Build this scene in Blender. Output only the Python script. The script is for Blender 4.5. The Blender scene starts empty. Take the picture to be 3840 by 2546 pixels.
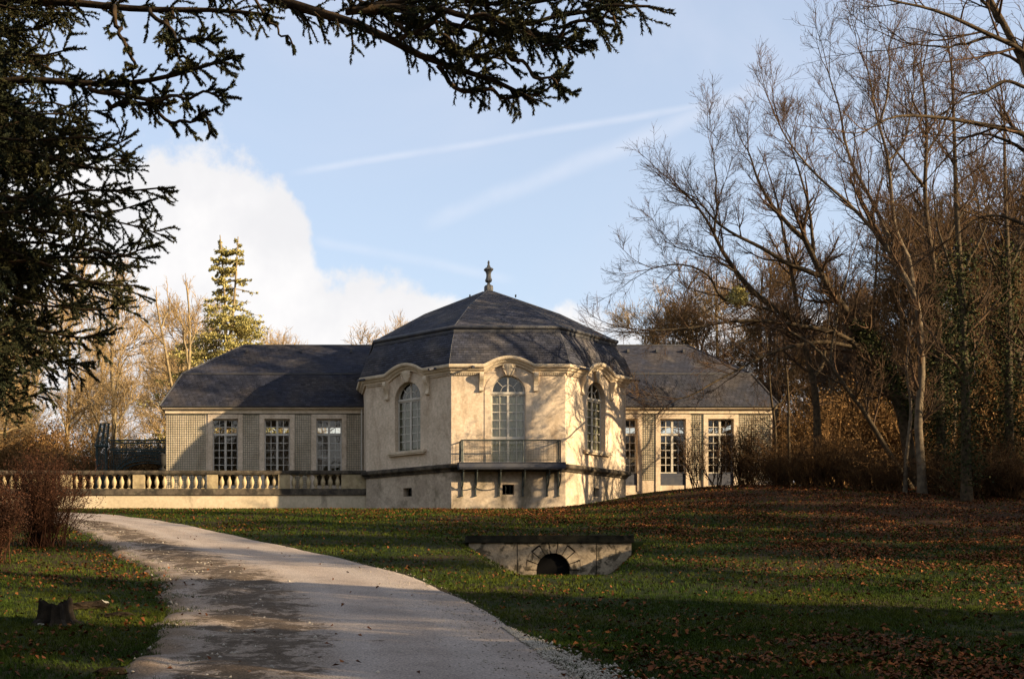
import bpy, math, random
import numpy as np
from mathutils import Vector, Matrix

# ------------------------------------------------------------------ camera, world, sun, exposure
scene = bpy.context.scene
COL = scene.collection
EYE = 1.65
FPX, CPX, CPY, WPX, HPX = 4863.0, 1120.0, 2224.5, 3840.0, 2546.0   # lens measured from the photograph

cam_d = bpy.data.cameras.new('camera')
cam = bpy.data.objects.new('camera', cam_d)
COL.objects.link(cam)
cam.location = (0, 0, EYE)
cam.rotation_euler = (math.radians(90), 0, 0)
cam_d.sensor_width = 36.0
cam_d.lens = 36.0 * FPX / WPX
cam_d.shift_x = (WPX / 2 - CPX) / WPX
cam_d.shift_y = (CPY - HPX / 2) / WPX
cam_d.clip_start = 0.1
cam_d.clip_end = 6000
scene.camera = cam

SUN_AZ, SUN_EL = math.radians(63.8), math.radians(16.2)   # measured from the camera's back (-Y) towards +X
SDIR = Vector((math.sin(SUN_AZ) * math.cos(SUN_EL), -math.cos(SUN_AZ) * math.cos(SUN_EL), math.sin(SUN_EL)))
sun_d = bpy.data.lights.new('sun', 'SUN')
sun_d.energy = 5.0
sun_d.angle = math.radians(0.5)
sun_d.color = (1.0, 0.785, 0.51)
sun = bpy.data.objects.new('sun', sun_d)
sun.rotation_euler = SDIR.to_track_quat('Z', 'Y').to_euler()
sun.location = (60, -30, 60)
COL.objects.link(sun)

scene.view_settings.view_transform = 'Standard'
scene.view_settings.look = 'None'
scene.view_settings.gamma = 1.0
scene.view_settings.exposure = 1.42
scene.view_settings.use_curve_mapping = False

world = bpy.data.worlds.new('World')
scene.world = world
world.use_nodes = True
SKY_STRENGTH = 0.10

class NG:
    """small helper to write node graphs"""
    def __init__(self, tree):
        self.t = tree; self.n = tree.nodes; self.l = tree.links
        self.n.clear()
    def add(self, typ, **kw):
        nd = self.n.new(typ)
        for k, v in kw.items(): setattr(nd, k, v)
        return nd
    def put(self, sock, v):
        if isinstance(v, bpy.types.NodeSocket): self.l.new(v, sock)
        elif v is not None:
            if hasattr(sock.default_value, '__len__') and not hasattr(v, '__len__'): v = (v,) * len(sock.default_value)
            if hasattr(v, '__len__') and len(v) == 3 and len(sock.default_value) == 4: v = (*v, 1.0)
            sock.default_value = v
    def m(self, op, a, b=None, c=None, clamp=False):
        nd = self.add('ShaderNodeMath', operation=op); nd.use_clamp = clamp
        for i, v in enumerate((a, b, c)):
            if v is not None: self.put(nd.inputs[i], v)
        return nd.outputs[0]
    def v(self, op, a, b=None):
        nd = self.add('ShaderNodeVectorMath', operation=op)
        self.put(nd.inputs[0], a)
        if b is not None: self.put(nd.inputs[1], b)
        return nd.outputs['Value'] if op in ('DOT_PRODUCT', 'LENGTH') else nd.outputs['Vector']
    def sstep(self, x, a, b, o0=0.0, o1=1.0):
        nd = self.add('ShaderNodeMapRange', interpolation_type='SMOOTHSTEP')
        for i, v in enumerate((x, a, b, o0, o1)): self.put(nd.inputs[i], v)
        return nd.outputs[0]
    def noise(self, vec, scale, detail=4.0, rough=0.55, dist=0.0):
        nd = self.add('ShaderNodeTexNoise')
        if vec is not None: self.put(nd.inputs['Vector'], vec)
        self.put(nd.inputs['Scale'], scale); self.put(nd.inputs['Detail'], detail)
        self.put(nd.inputs['Roughness'], rough); self.put(nd.inputs['Distortion'], dist)
        return nd.outputs[0]
    def mix(self, f, a, b):
        nd = self.add('ShaderNodeMix', data_type='RGBA')
        self.put(nd.inputs[0], f); self.put(nd.inputs[6], a); self.put(nd.inputs[7], b)
        return nd.outputs[2]
    def ramp(self, f, stops, interp='LINEAR'):
        nd = self.add('ShaderNodeValToRGB'); cr = nd.color_ramp; cr.interpolation = interp
        while len(cr.elements) < len(stops): cr.elements.new(1.0)
        for e, (p, c) in zip(cr.elements, stops):
            e.position = p
            e.color = (c, c, c, 1) if not hasattr(c, '__len__') else (*c, 1)
        self.put(nd.inputs[0], f)
        return nd.outputs[0]

def build_world():
    g = NG(world.node_tree)
    out = g.add('ShaderNodeOutputWorld'); bg = g.add('ShaderNodeBackground')
    sky = g.add('ShaderNodeTexSky', sky_type='NISHITA')
    sky.sun_disc = False
    sky.sun_elevation = SUN_EL
    sky.sun_rotation = math.pi - SUN_AZ
    sky.altitude = 150; sky.air_density = 1.0; sky.dust_density = 1.2; sky.ozone_density = 1.0
    tc = g.add('ShaderNodeTexCoord'); d = g.v('NORMALIZE', tc.outputs['Generated'])
    sp = g.add('ShaderNodeSeparateXYZ'); g.put(sp.inputs[0], d)
    x, y, z = sp.outputs
    hyp = g.m('SQRT', g.m('ADD', g.m('MULTIPLY', x, x), g.m('MULTIPLY', y, y)))
    el = g.m('DIVIDE', z, g.m('MAXIMUM', hyp, 0.001))
    az = g.m('ARCTAN2', x, y)
    # cumulus bank: height of its top over the horizon, by compass direction; carries on all round
    tops = [(-.40, .26), (-.226, .35), (-.127, .352), (-.086, .358), (-.055, .35), (-.0144, .324), (.004, .295), (.018, .252), (.05, .240),
            (.085, .238), (.12, .222), (.145, .226), (.165, .208), (.185, .226), (.209, .215), (.238, .203), (.30, .20), (.40, .21), (.60, .22)]
    a01 = g.m('ADD', az, 0.5)
    top = g.ramp(a01, [(max(0, min(1, a + .5)), t) for a, t in tops])
    n1 = g.noise(d, 9.0, 6.0, 0.6); n2 = g.noise(d, 34.0, 5.0, 0.6)
    bump = g.m('ADD', g.m('MULTIPLY', g.m('SUBTRACT', n1, 0.5), 0.10), g.m('MULTIPLY', g.m('SUBTRACT', n2, 0.5), 0.06))
    h = g.m('SUBTRACT', g.m('ADD', top, bump), el)
    mask = g.sstep(h, -0.006, 0.016)
    thin = g.m('MULTIPLY', g.sstep(g.noise(d, 3.0, 5.0, 0.6, 0.6), 0.42, 0.78), 0.28)
    # two old contrails: bands along great circles
    def dirpx(px, py): return Vector(((px - CPX) / FPX, 1, (CPY - py) / FPX)).normalized()
    trails = None
    for (p, q, w, op) in (((1060, 655), (2960, 345), .0040, .30), ((1560, 860), (2990, 285), .0100, .30), ((1150, 890), (1960, 1060), .006, .20)):
        a, b = dirpx(*p), dirpx(*q); nrm = a.cross(b).normalized()
        mid = (a + b).normalized(); rad = a.angle(b) / 2
        wob = g.m('MULTIPLY', g.m('SUBTRACT', g.noise(d, 12.0, 4.0), 0.5), w * .9)
        dist = g.m('ABSOLUTE', g.m('ADD', g.v('DOT_PRODUCT', d, nrm), wob))
        band = g.sstep(dist, 0.0, w, 1.0, 0.0)
        ends = g.sstep(g.v('DOT_PRODUCT', d, mid), math.cos(rad), math.cos(rad * .8))
        tr = g.m('MULTIPLY', g.m('MULTIPLY', band, ends), g.m('MULTIPLY', g.sstep(g.noise(d, 22.0, 3.0), .3, .65, .45, 1), op))
        trails = tr if trails is None else g.m('MAXIMUM', trails, tr)
    base = sky.outputs[0]
    veil = g.mix(g.m('ADD', .48, thin), base, (2.72, 2.92, 3.5))
    whitish = g.mix(trails, veil, (3.6, 3.62, 3.9))
    shade = g.noise(d, 7.0, 5.0, 0.6)
    cloud = g.mix(g.sstep(shade, 0.35, 0.7), (3.3, 3.28, 3.36), (3.95, 3.88, 3.85))
    col = g.mix(mask, whitish, cloud)
    g.put(bg.inputs['Color'], col); bg.inputs['Strength'].default_value = SKY_STRENGTH
    g.l.new(bg.outputs[0], out.inputs[0])
build_world()

# ------------------------------------------------------------------ helpers
rs = np.random.RandomState
def PX(px, py, Y):
    """a point of the photograph, at a known distance Y from the camera, as a place in the scene"""
    return np.array(((px - CPX) * Y / FPX, Y, EYE + (CPY - py) * Y / FPX))

def tag(o, label=None, category=None, group=None, kind=None):
    if label: o['label'] = label
    if category: o['category'] = category
    if group: o['group'] = group
    if kind: o['kind'] = kind
    return o

def thing(name, loc, label, category, group=None):
    o = bpy.data.objects.new(name, None)
    o.empty_display_size = 0.3
    o.location = tuple(float(c) for c in loc)
    COL.objects.link(o)
    return tag(o, label, category, group)

def wloc(o):
    p = np.zeros(3)
    while o is not None:
        p += np.array(o.location); o = o.parent
    return p

def link(name, me, mats, parent=None, loc=None):
    o = bpy.data.objects.new(name, me)
    COL.objects.link(o)
    if parent is not None:
        o.parent = parent
    if loc is not None: o.location = tuple(float(c) for c in loc)
    if not isinstance(mats, (list, tuple)): mats = [mats]
    if len(me.materials) == 0:
        for m_ in mats: me.materials.append(m_)
    return o

def npmesh(name, V, faces, smooth=False, attr=None, mat_idx=None):
    """faces: a list of int arrays (m,3) or (m,4)"""
    if not isinstance(faces, (list, tuple)): faces = [faces]
    me = bpy.data.meshes.new(name)
    V = np.asarray(V, np.float32)
    faces = [np.asarray(f, np.int32) for f in faces if len(f)]
    loops = np.concatenate([f.ravel() for f in faces])
    tot = np.concatenate([np.full(len(f), f.shape[1], np.int32) for f in faces])
    start = np.concatenate([[0], np.cumsum(tot)[:-1]]).astype(np.int32)
    me.vertices.add(len(V)); me.vertices.foreach_set('co', V.ravel())
    me.loops.add(len(loops)); me.loops.foreach_set('vertex_index', loops)
    me.polygons.add(len(tot)); me.polygons.foreach_set('loop_start', start)
    try: me.polygons.foreach_set('loop_total', tot)
    except Exception: pass
    if smooth: me.polygons.foreach_set('use_smooth', np.ones(len(tot), bool))
    if mat_idx is not None: me.polygons.foreach_set('material_index', np.asarray(mat_idx, np.int32))
    if attr is not None:
        a = me.attributes.new('tint', 'FLOAT', 'POINT'); a.data.foreach_set('value', np.asarray(attr, np.float32))
    me.update(calc_edges=True); me.validate()
    return me

class MB:
    """collects shapes (world coordinates) into one mesh"""
    def __init__(self): self.v = []; self.f = []; self.key = {}
    def vert(self, p):
        k = (round(float(p[0]), 4), round(float(p[1]), 4), round(float(p[2]), 4))
        i = self.key.get(k)
        if i is None:
            i = len(self.v); self.v.append(k); self.key[k] = i
        return i
    def raw(self, V, F):
        b = len(self.v); self.v += [tuple(float(c) for c in p) for p in V]
        self.f += [tuple(b + i for i in f) for f in F]
        return self
    def face(self, *pts):
        ids = [self.vert(p) for p in pts]
        u = []
        for i in ids:
            if i not in u: u.append(i)
        if len(u) > 2: self.f.append(tuple(u))
        return self
    def box(self, x0, x1, y0, y1, z0, z1):
        return self.raw([(x, y, z) for z in (z0, z1) for y in (y0, y1) for x in (x0, x1)],
                        [(0, 2, 3, 1), (4, 5, 7, 6), (0, 1, 5, 4), (2, 6, 7, 3), (0, 4, 6, 2), (1, 3, 7, 5)])
    def hexa(self, P8):
        return self.raw(P8, [(0, 2, 3, 1), (4, 5, 7, 6), (0, 1, 5, 4), (2, 6, 7, 3), (0, 4, 6, 2), (1, 3, 7, 5)])
    def tube(self, pts, rad, n=8, cap=True):
        pts = np.asarray(pts, float); k = len(pts)
        rad = np.broadcast_to(np.asarray(rad, float), (k,))
        V, F = tubes(pts[None], rad[None], n)
        b = len(self.v)
        self.raw(V, F)
        if cap:
            self.f.append(tuple(b + i for i in range(n))[::-1]); self.f.append(tuple(b + (k - 1) * n + i for i in range(n)))
        return self
    def lathe(self, prof, c, n=16, square=False):
        """prof: (radius, z) from bottom to top"""
        b = len(self.v); V = []
        for r, z in prof:
            for i in range(n):
                a = 2 * math.pi * (i + .5) / n
                V.append((c[0] + r * math.cos(a), c[1] + r * math.sin(a), c[2] + z))
        F = []
        for j in range(len(prof) - 1):
            for i in range(n):
                F.append((j * n + i, j * n + (i + 1) % n, (j + 1) * n + (i + 1) % n, (j + 1) * n + i))
        F.append(tuple(range(n))[::-1]); F.append(tuple((len(prof) - 1) * n + i for i in range(n)))
        return self.raw(V, F)
    def build(self, name, mat, parent=None, smooth=False, mesh_only=False, origin=None):
        o = wloc(parent) if parent is not None else np.zeros(3)
        if origin is not None: o = np.asarray(origin, float)
        me = bpy.data.meshes.new(name)
        me.from_pydata([(p[0] - o[0], p[1] - o[1], p[2] - o[2]) for p in self.v], [], self.f)
        if smooth:
            for p in me.polygons: p.use_smooth = True
        me.update()
        if mesh_only: return me
        ob = link(name, me, mat, parent)
        if origin is not None:
            ob.location = tuple(np.asarray(origin) - (wloc(parent) if parent is not None else 0))
        return ob

def tubes(P, R, n):
    """P (N,k,3) polylines, R (N,k) radii -> verts, quads of n-sided tubes"""
    N, k, _ = P.shape
    T = np.empty_like(P); T[:, 1:-1] = P[:, 2:] - P[:, :-2]; T[:, 0] = P[:, 1] - P[:, 0]; T[:, -1] = P[:, -1] - P[:, -2]
    T /= np.linalg.norm(T, axis=2, keepdims=True) + 1e-9
    ref = np.where(np.abs(T[:, :1, 2:3]) > .85, np.array([1.0, 0, 0]), np.array([0, 0, 1.0]))
    ref = np.broadcast_to(ref, T.shape)
    A = np.cross(T, ref); A /= np.linalg.norm(A, axis=2, keepdims=True) + 1e-9
    B = np.cross(T, A)
    ang = 2 * np.pi * np.arange(n) / n
    V = P[:, :, None, :] + R[:, :, None, None] * (A[:, :, None, :] * np.cos(ang)[None, None, :, None] + B[:, :, None, :] * np.sin(ang)[None, None, :, None])
    idx = np.arange(N * k * n).reshape(N, k, n)
    a = idx[:, :-1, :]; b = np.roll(a, -1, axis=2); d = idx[:, 1:, :]; c = np.roll(d, -1, axis=2)
    F = np.stack([a, b, c, d], axis=-1).reshape(-1, 4)
    return V.reshape(-1, 3), F

class NB:
    """collects numpy geometry"""
    def __init__(self): self.V = []; self.Q = []; self.T = []; self.A = []; self.n = 0
    def add(self, V, F, tint=0.5):
        V = np.asarray(V, np.float32)
        F = np.asarray(F) + self.n
        (self.Q if F.shape[1] == 4 else self.T).append(F)
        self.V.append(V); self.A.append(np.broadcast_to(np.asarray(tint, np.float32), (len(V),))); self.n += len(V)
    def mesh(self, name, origin=(0, 0, 0), smooth=False):
        V = np.concatenate(self.V) - np.asarray(origin, np.float32)
        F = []
        if self.Q: F.append(np.concatenate(self.Q))
        if self.T: F.append(np.concatenate(self.T))
        return npmesh(name, V, F, smooth, np.concatenate(self.A))
    def build(self, name, mat, parent=None, smooth=False, origin=None):
        if parent is not None and origin is None:
            return link(name, self.mesh(name, wloc(parent), smooth), mat, parent)
        o = np.zeros(3) if origin is None else np.asarray(origin, float)
        return link(name, self.mesh(name, o, smooth), mat, None, o)

def copy_tree(o, parent=None):
    c = o.copy(); COL.objects.link(c); c.parent = parent
    for ch in list(o.children): copy_tree(ch, c)
    return c

def scatter(name, mat, protos, spots):
    """one mass of plants: protos (meshes) instanced on points (x, y, z, scale xy, scale z, turn, which)"""
    spots = np.asarray(spots, np.float32)
    me = bpy.data.meshes.new(name); me.vertices.add(len(spots)); me.vertices.foreach_set('co', np.ascontiguousarray(spots[:, :3]).ravel())
    sc = np.stack([spots[:, 3], spots[:, 3], spots[:, 4]], -1); ro = np.stack([0 * spots[:, 5], 0 * spots[:, 5], spots[:, 5]], -1)
    for nm, arr in (('sc', sc), ('ro', ro)):
        a = me.attributes.new(nm, 'FLOAT_VECTOR', 'POINT'); a.data.foreach_set('vector', np.ascontiguousarray(arr, np.float32).ravel())
    a = me.attributes.new('which', 'INT', 'POINT'); a.data.foreach_set('value', spots[:, 6].astype(np.int32))
    o = bpy.data.objects.new(name, me); COL.objects.link(o); me.materials.append(mat)
    ng = bpy.data.node_groups.new(name, 'GeometryNodeTree')
    ng.interface.new_socket('Geometry', in_out='INPUT', socket_type='NodeSocketGeometry'); ng.interface.new_socket('Geometry', in_out='OUTPUT', socket_type='NodeSocketGeometry')
    N, Lk = ng.nodes, ng.links
    gi, go = N.new('NodeGroupInput'), N.new('NodeGroupOutput')
    jn = N.new('GeometryNodeJoinGeometry')
    for k, pm in enumerate(protos):
        if len(pm.materials) == 0: pm.materials.append(mat)
        po = bpy.data.objects.new(name + '_source', pm)        # never linked to the scene
        oi = N.new('GeometryNodeObjectInfo'); oi.inputs['Object'].default_value = po; oi.inputs['As Instance'].default_value = True
        Lk.new(oi.outputs['Geometry'], jn.inputs[0])
    ip = N.new('GeometryNodeInstanceOnPoints'); ip.inputs['Pick Instance'].default_value = True
    def attr(nm, t):
        n = N.new('GeometryNodeInputNamedAttribute'); n.data_type = t; n.inputs['Name'].default_value = nm; return n.outputs['Attribute']
    Lk.new(gi.outputs[0], ip.inputs['Points']); Lk.new(jn.outputs[0], ip.inputs['Instance'])
    Lk.new(attr('which', 'INT'), ip.inputs['Instance Index']); Lk.new(attr('sc', 'FLOAT_VECTOR'), ip.inputs['Scale'])
    Lk.new(attr('ro', 'FLOAT_VECTOR'), ip.inputs['Rotation'])
    Lk.new(ip.outputs[0], go.inputs[0])
    md = o.modifiers.new('plants', 'NODES'); md.node_group = ng
    return tag(o, kind='stuff')

# ------------------------------------------------------------------ materials
def material(name, c1, c2=None, scale=3.0, rough=0.8, spec=0.3, bump=0.0, bscale=None, detail=6.0, lo=.35, hi=.65, extra=None, tint=None, metal=0.0, fine=None, world_space=False):
    m = bpy.data.materials.new(name); m.use_nodes = True
    g = NG(m.node_tree)
    out = g.add('ShaderNodeOutputMaterial'); p = g.add('ShaderNodeBsdfPrincipled')
    g.l.new(p.outputs[0], out.inputs[0])
    if world_space: vec = g.add('ShaderNodeNewGeometry').outputs['Position']
    else: vec = g.add('ShaderNodeTexCoord').outputs['Object']
    col = c1
    if c2 is not None:
        col = g.mix(g.sstep(g.noise(vec, scale, detail, .6), lo, hi), c1, c2)
    if tint is not None:      # (stops) by the per-piece attribute
        at = g.add('ShaderNodeAttribute', attribute_name='tint')
        tc_ = g.ramp(at.outputs['Fac'], tint)
        mx = g.add('ShaderNodeMix', data_type='RGBA', blend_type='MULTIPLY'); mx.inputs[0].default_value = 1.0
        g.put(mx.inputs[6], col); g.put(mx.inputs[7], tc_); col = mx.outputs[2]
    if extra is not None: col = extra(g, vec, col)
    if fine:
        mx = g.add('ShaderNodeMix', data_type='RGBA', blend_type='MULTIPLY'); mx.inputs[0].default_value = 1.0
        f = g.sstep(g.noise(vec, fine[0], 3.0, .7), .25, .75, 1 - fine[1], 1 + fine[1])
        cc = g.add('ShaderNodeCombineColor')
        for i in range(3): g.put(cc.inputs[i], f)
        g.put(mx.inputs[6], col); g.put(mx.inputs[7], cc.outputs[0]); col = mx.outputs[2]
    g.put(p.inputs['Base Color'], col)
    p.inputs['Roughness'].default_value = rough; p.inputs['Specular IOR Level'].default_value = spec; p.inputs['Metallic'].default_value = metal
    if bump:
        b = g.add('ShaderNodeBump'); b.inputs['Strength'].default_value = bump; b.inputs['Distance'].default_value = 0.02
        g.put(b.inputs['Height'], g.noise(vec, bscale or scale * 6, 5.0, .65)); g.l.new(b.outputs[0], p.inputs['Normal'])
    return m

def stains(dark=(.16, .12, .07), amount=.6, vs=(1.2, 1.2, .35), scale=1.3, lo=.52, hi=.72, lichen=None):
    """weather stains with shapes of their own, running down"""
    def f(g, vec, col):
        mp = g.add('ShaderNodeMapping'); mp.inputs['Scale'].default_value = vs; g.put(mp.inputs['Vector'], vec)
        s = g.sstep(g.noise(mp.outputs[0], scale, 7.0, .65, .4), lo, hi)
        col = g.mix(g.m('MULTIPLY', s, amount), col, dark)
        if lichen:
            s2 = g.sstep(g.noise(vec, 4.5, 7.0, .7), .56, .66)
            col = g.mix(g.m('MULTIPLY', s2, .55), col, lichen)
        return col
    return f

M = {}
M['stucco'] = material('stucco', (.60, .475, .335), (.49, .38, .26), 1.1, .92, .12, .35, 40, extra=stains((.27, .185, .11), .75, scale=.9, lo=.48, hi=.72), fine=(9, .18))
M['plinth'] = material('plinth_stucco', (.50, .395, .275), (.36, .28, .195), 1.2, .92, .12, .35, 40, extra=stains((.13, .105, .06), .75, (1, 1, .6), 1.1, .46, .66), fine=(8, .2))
M['trim'] = material('cut_stone', (.60, .48, .33), (.48, .38, .25), 2.0, .9, .2, .2, 50, extra=stains((.20, .15, .09), .6, (1, 1, 1), 1.8, .55, .72), fine=(14, .12))
M['dark_stone'] = material('weathered_stone', (.115, .09, .062), (.035, .029, .022), 2.4, .95, .15, .5, 25, extra=stains((.03, .027, .02), .8, (1, 1, 1), 2.2, .5, .66, (.17, .145, .09)))
M['baluster'] = material('baluster_stone', (.42, .325, .18), (.28, .21, .115), 3.0, .95, .15, .4, 30, extra=stains((.12, .095, .06), .75, (1, 1, 1), 1.1, .52, .66, (.30, .25, .10)))
M['retaining'] = material('retaining_wall_render', (.54, .435, .29), (.46, .37, .24), .9, .95, .1, .3, 30, extra=stains((.13, .10, .07), .8, (.9, 1, .55), .55, .53, .70), fine=(7, .12))
M['culvert'] = material('culvert_stone', (.42, .325, .21), (.27, .205, .13), 3.5, .95, .12, .6, 22, extra=stains((.06, .048, .03), .88, (1, 1, 1), 2.6, .50, .60), fine=(16, .2))
M['cap'] = material('mossy_cap_stone', (.030, .027, .017), (.012, .011, .008), 3, .95, .05, .6, 20, extra=stains((.07, .055, .035), .7, (1, 1, 1), 2.0, .56, .68))
M['mortar'] = material('mortar', (.05, .042, .033), rough=.95, spec=.05)
M['frame'] = material('painted_window_frame', (.50, .45, .36), (.42, .37, .29), 5, .6, .3, .1, 60)
M['trellis'] = material('trellis_paint', (.10, .135, .085), (.07, .09, .062), 4, .7, .3)
M['treillage'] = material('treillage_metal', (.018, .035, .032), (.03, .045, .04), 5, .6, .3)
M['iron'] = material('wrought_iron', (.035, .045, .038), (.06, .06, .045), 12, .55, .4, metal=.3)
M['lead'] = material('lead_sheet', (.035, .038, .052), (.055, .055, .062), 3, .6, .3, .2, 20)
M['rooflead'] = material('roof_lead', (.034, .035, .042), (.065, .06, .055), 2.2, .6, .3, .2, 20)
M['slate'] = material('slate', (.030, .032, .046), (.090, .078, .072), .55, .6, .28, .2, 60, lo=.40, hi=.72, tint=[(0, .55), (.5, .95), (1, 1.5)], extra=stains((.15, .135, .115), .5, (1, 1, .5), .8, .56, .74))
M['slate_wing'] = material('slate_wing', (.024, .026, .039), (.052, .044, .042), .45, .65, .22, .2, 60, lo=.42, hi=.68, tint=[(0, .6), (.5, .95), (1, 1.4)], extra=stains((.105, .09, .078), .55, (1, 1, .4), .55, .52, .72))
M['bronze'] = material('weathered_lead_finial', (.06, .058, .055), (.11, .10, .085), 8, .6, .4)
M['dark'] = material('painted_dark_interior', (.006, .0055, .005), rough=.9, spec=.05)  # near-black, the shade inside openings put into the colour
M['curtain'] = material('curtain_cloth', (.50, .45, .33), (.36, .33, .25), 1.6, .95, .05)
M['blind'] = material('grey_green_blind', (.20, .19, .125), (.15, .145, .10), 5, .9, .1)
M['terra'] = material('dark_urn', (.010, .009, .008), (.018, .016, .013), 8, .8, .2)
M['bark'] = material('bark', (.038, .028, .017), (.082, .058, .032), 6, .95, .1, .6, 22)
M['bark_pale'] = material('pale_bark', (.075, .056, .036), (.15, .112, .068), 4, .9, .15, .5, 20)
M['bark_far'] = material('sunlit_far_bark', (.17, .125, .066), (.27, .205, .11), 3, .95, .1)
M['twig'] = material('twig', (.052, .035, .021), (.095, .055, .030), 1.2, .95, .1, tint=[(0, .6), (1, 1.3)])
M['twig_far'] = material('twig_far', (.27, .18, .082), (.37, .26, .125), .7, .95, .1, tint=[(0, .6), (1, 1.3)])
M['wood'] = material('woodland_twigs', (.085, .053, .024), (.15, .088, .036), .4, .95, .1, tint=[(0, .6), (1, 1.4)])
M['spruce_bark'] = material('spruce_bark', (.022, .016, .010), (.055, .034, .017), 9, .95, .1, .5, 30)
M['needle'] = material('spruce_needles', (.018, .026, .010), (.055, .050, .013), 2.5, .75, .25, tint=[(0, .5), (.7, 1.0), (1, 1.9)])
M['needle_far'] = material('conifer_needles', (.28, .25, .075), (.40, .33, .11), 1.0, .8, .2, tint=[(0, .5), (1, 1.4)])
M['ivy'] = material('ivy_leaves', (.020, .026, .008), (.042, .042, .014), 2, .85, .08, tint=[(0, .5), (1, 1.6)])
M['drybush'] = material('dry_bush', (.070, .040, .018), (.12, .066, .028), 1.5, .95, .05, tint=[(0, .4), (1, 1.6)])
M['redbush'] = material('red_brown_bush', (.024, .011, .006), (.045, .018, .009), 1.5, .9, .1, tint=[(0, .4), (1, 1.7)])
M['grassblade'] = material('grass_blades', (.024, .044, .005), (.056, .066, .008), .35, .85, .06, world_space=True, tint=[(0, .5), (1, 1.5)])
M['leaf'] = material('fallen_leaves', (.16, .058, .016), (.095, .034, .011), .6, .85, .15, tint=[(0, (.35, .3, .28)), (.45, (.85, .75, .7)), (.85, (1.2, 1.05, .95)), (1, (1.7, 1.7, 1.6))])
M['stone'] = material('field_stone', (.36, .33, .27), (.22, .20, .16), 6, .9, .2, .4, 20)
M['gravel'] = material('gravel_stones', (.46, .40, .31), (.34, .29, .22), 3, .9, .2, tint=[(0, .55), (1, 1.35)])
M['soil'] = material('bare_soil', (.020, .014, .009), (.036, .025, .015), 9, .98, .03, 1.0, 30, fine=(30, .4))
M['stump'] = material('stump_bark', (.016, .012, .008), (.03, .022, .014), 8, .95, .1, .8, 14)
M['cutwood'] = material('cut_wood', (.05, .036, .022), (.03, .022, .015), 10, .9, .1)

def ground_extra(g, vec, col):
    # leaf litter and bare soil patches that belong to the ground itself
    n = g.noise(vec, .22, 6.0, .65)
    col = g.mix(g.sstep(n, .46, .62), col, (.036, .024, .012))
    n2 = g.noise(vec, 2.2, 6.0, .7)
    col = g.mix(g.m('MULTIPLY', g.sstep(n2, .55, .66), .6), col, (.055, .028, .012))
    # under the trees on the right the grass gives way to brown litter
    sp = g.add('ShaderNodeSeparateXYZ'); g.put(sp.inputs[0], vec)
    w = g.m('ADD', g.m('MULTIPLY', sp.outputs[0], .055), g.m('MULTIPLY', sp.outputs[1], .022))
    w = g.m('ADD', w, g.m('MULTIPLY', g.m('SUBTRACT', g.noise(vec, .25, 5.0, .6), .5), .8))
    return g.mix(g.sstep(w, 1.75, 2.25), col, (.042, .022, .010))
M['ground'] = material('lawn_ground', (.013, .020, .004), (.022, .026, .006), .6, .95, .05, .6, 9, extra=ground_extra, world_space=True, fine=(14, .35))

def road_extra(g, vec, col):
    at = g.add('ShaderNodeAttribute', attribute_name='tint')      # 0 at the left edge of the drive, 1 at the right; the broken-up band lies along the left
    lat = at.outputs['Fac']
    band = g.m('MULTIPLY', g.sstep(lat, .04, .20), g.sstep(lat, .32, .55, 1.0, 0.0))
    for c0 in (.52, .80):      # two packed, paler wheel tracks
        tr = g.sstep(g.m('ABSOLUTE', g.m('SUBTRACT', g.m('ADD', lat, g.m('MULTIPLY', g.m('SUBTRACT', g.noise(vec, .5, 3.0), .5), .10)), c0)), .02, .085, 1.0, 0.0)
        col = g.mix(g.m('MULTIPLY', tr, .35), col, (.37, .315, .265))
    col = g.mix(g.m('MULTIPLY', band, .6), col, (.215, .158, .105))
    crumbs = g.noise(vec, 8.0, 8.0, .8)
    verge = g.sstep(g.m('ADD', lat, g.m('MULTIPLY', g.m('SUBTRACT', g.noise(vec, 1.1, 8.0, .7), .5), .22)), .03, .13, 1.0, 0.0)
    col = g.mix(g.m('MULTIPLY', verge, .8), col, (.145, .094, .052))      # trodden earth along the left side
    patch = g.m('ADD', g.m('MULTIPLY', g.noise(vec, 2.3, 12.0, .72, .1), .66), g.m('MULTIPLY', crumbs, .36))
    col = g.mix(g.m('MULTIPLY', g.sstep(g.m('ADD', patch, g.m('MULTIPLY', band, .15)), .595, .65), .88), col, (.066, .046, .029))
    col = g.mix(g.m('MULTIPLY', g.sstep(g.m('ADD', crumbs, g.m('MULTIPLY', band, .06)), .60, .66), .6), col, (.07, .05, .032))
    lite = g.noise(vec, 5.0, 9.0, .8)
    return g.mix(g.m('MULTIPLY', g.sstep(lite, .58, .66), .45), col, (.36, .29, .20))
M['road'] = material('gravel_road', (.305, .247, .200), (.245, .197, .158), .8, .95, .08, .7, 26, extra=road_extra, world_space=True, fine=(38, .5))

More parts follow.
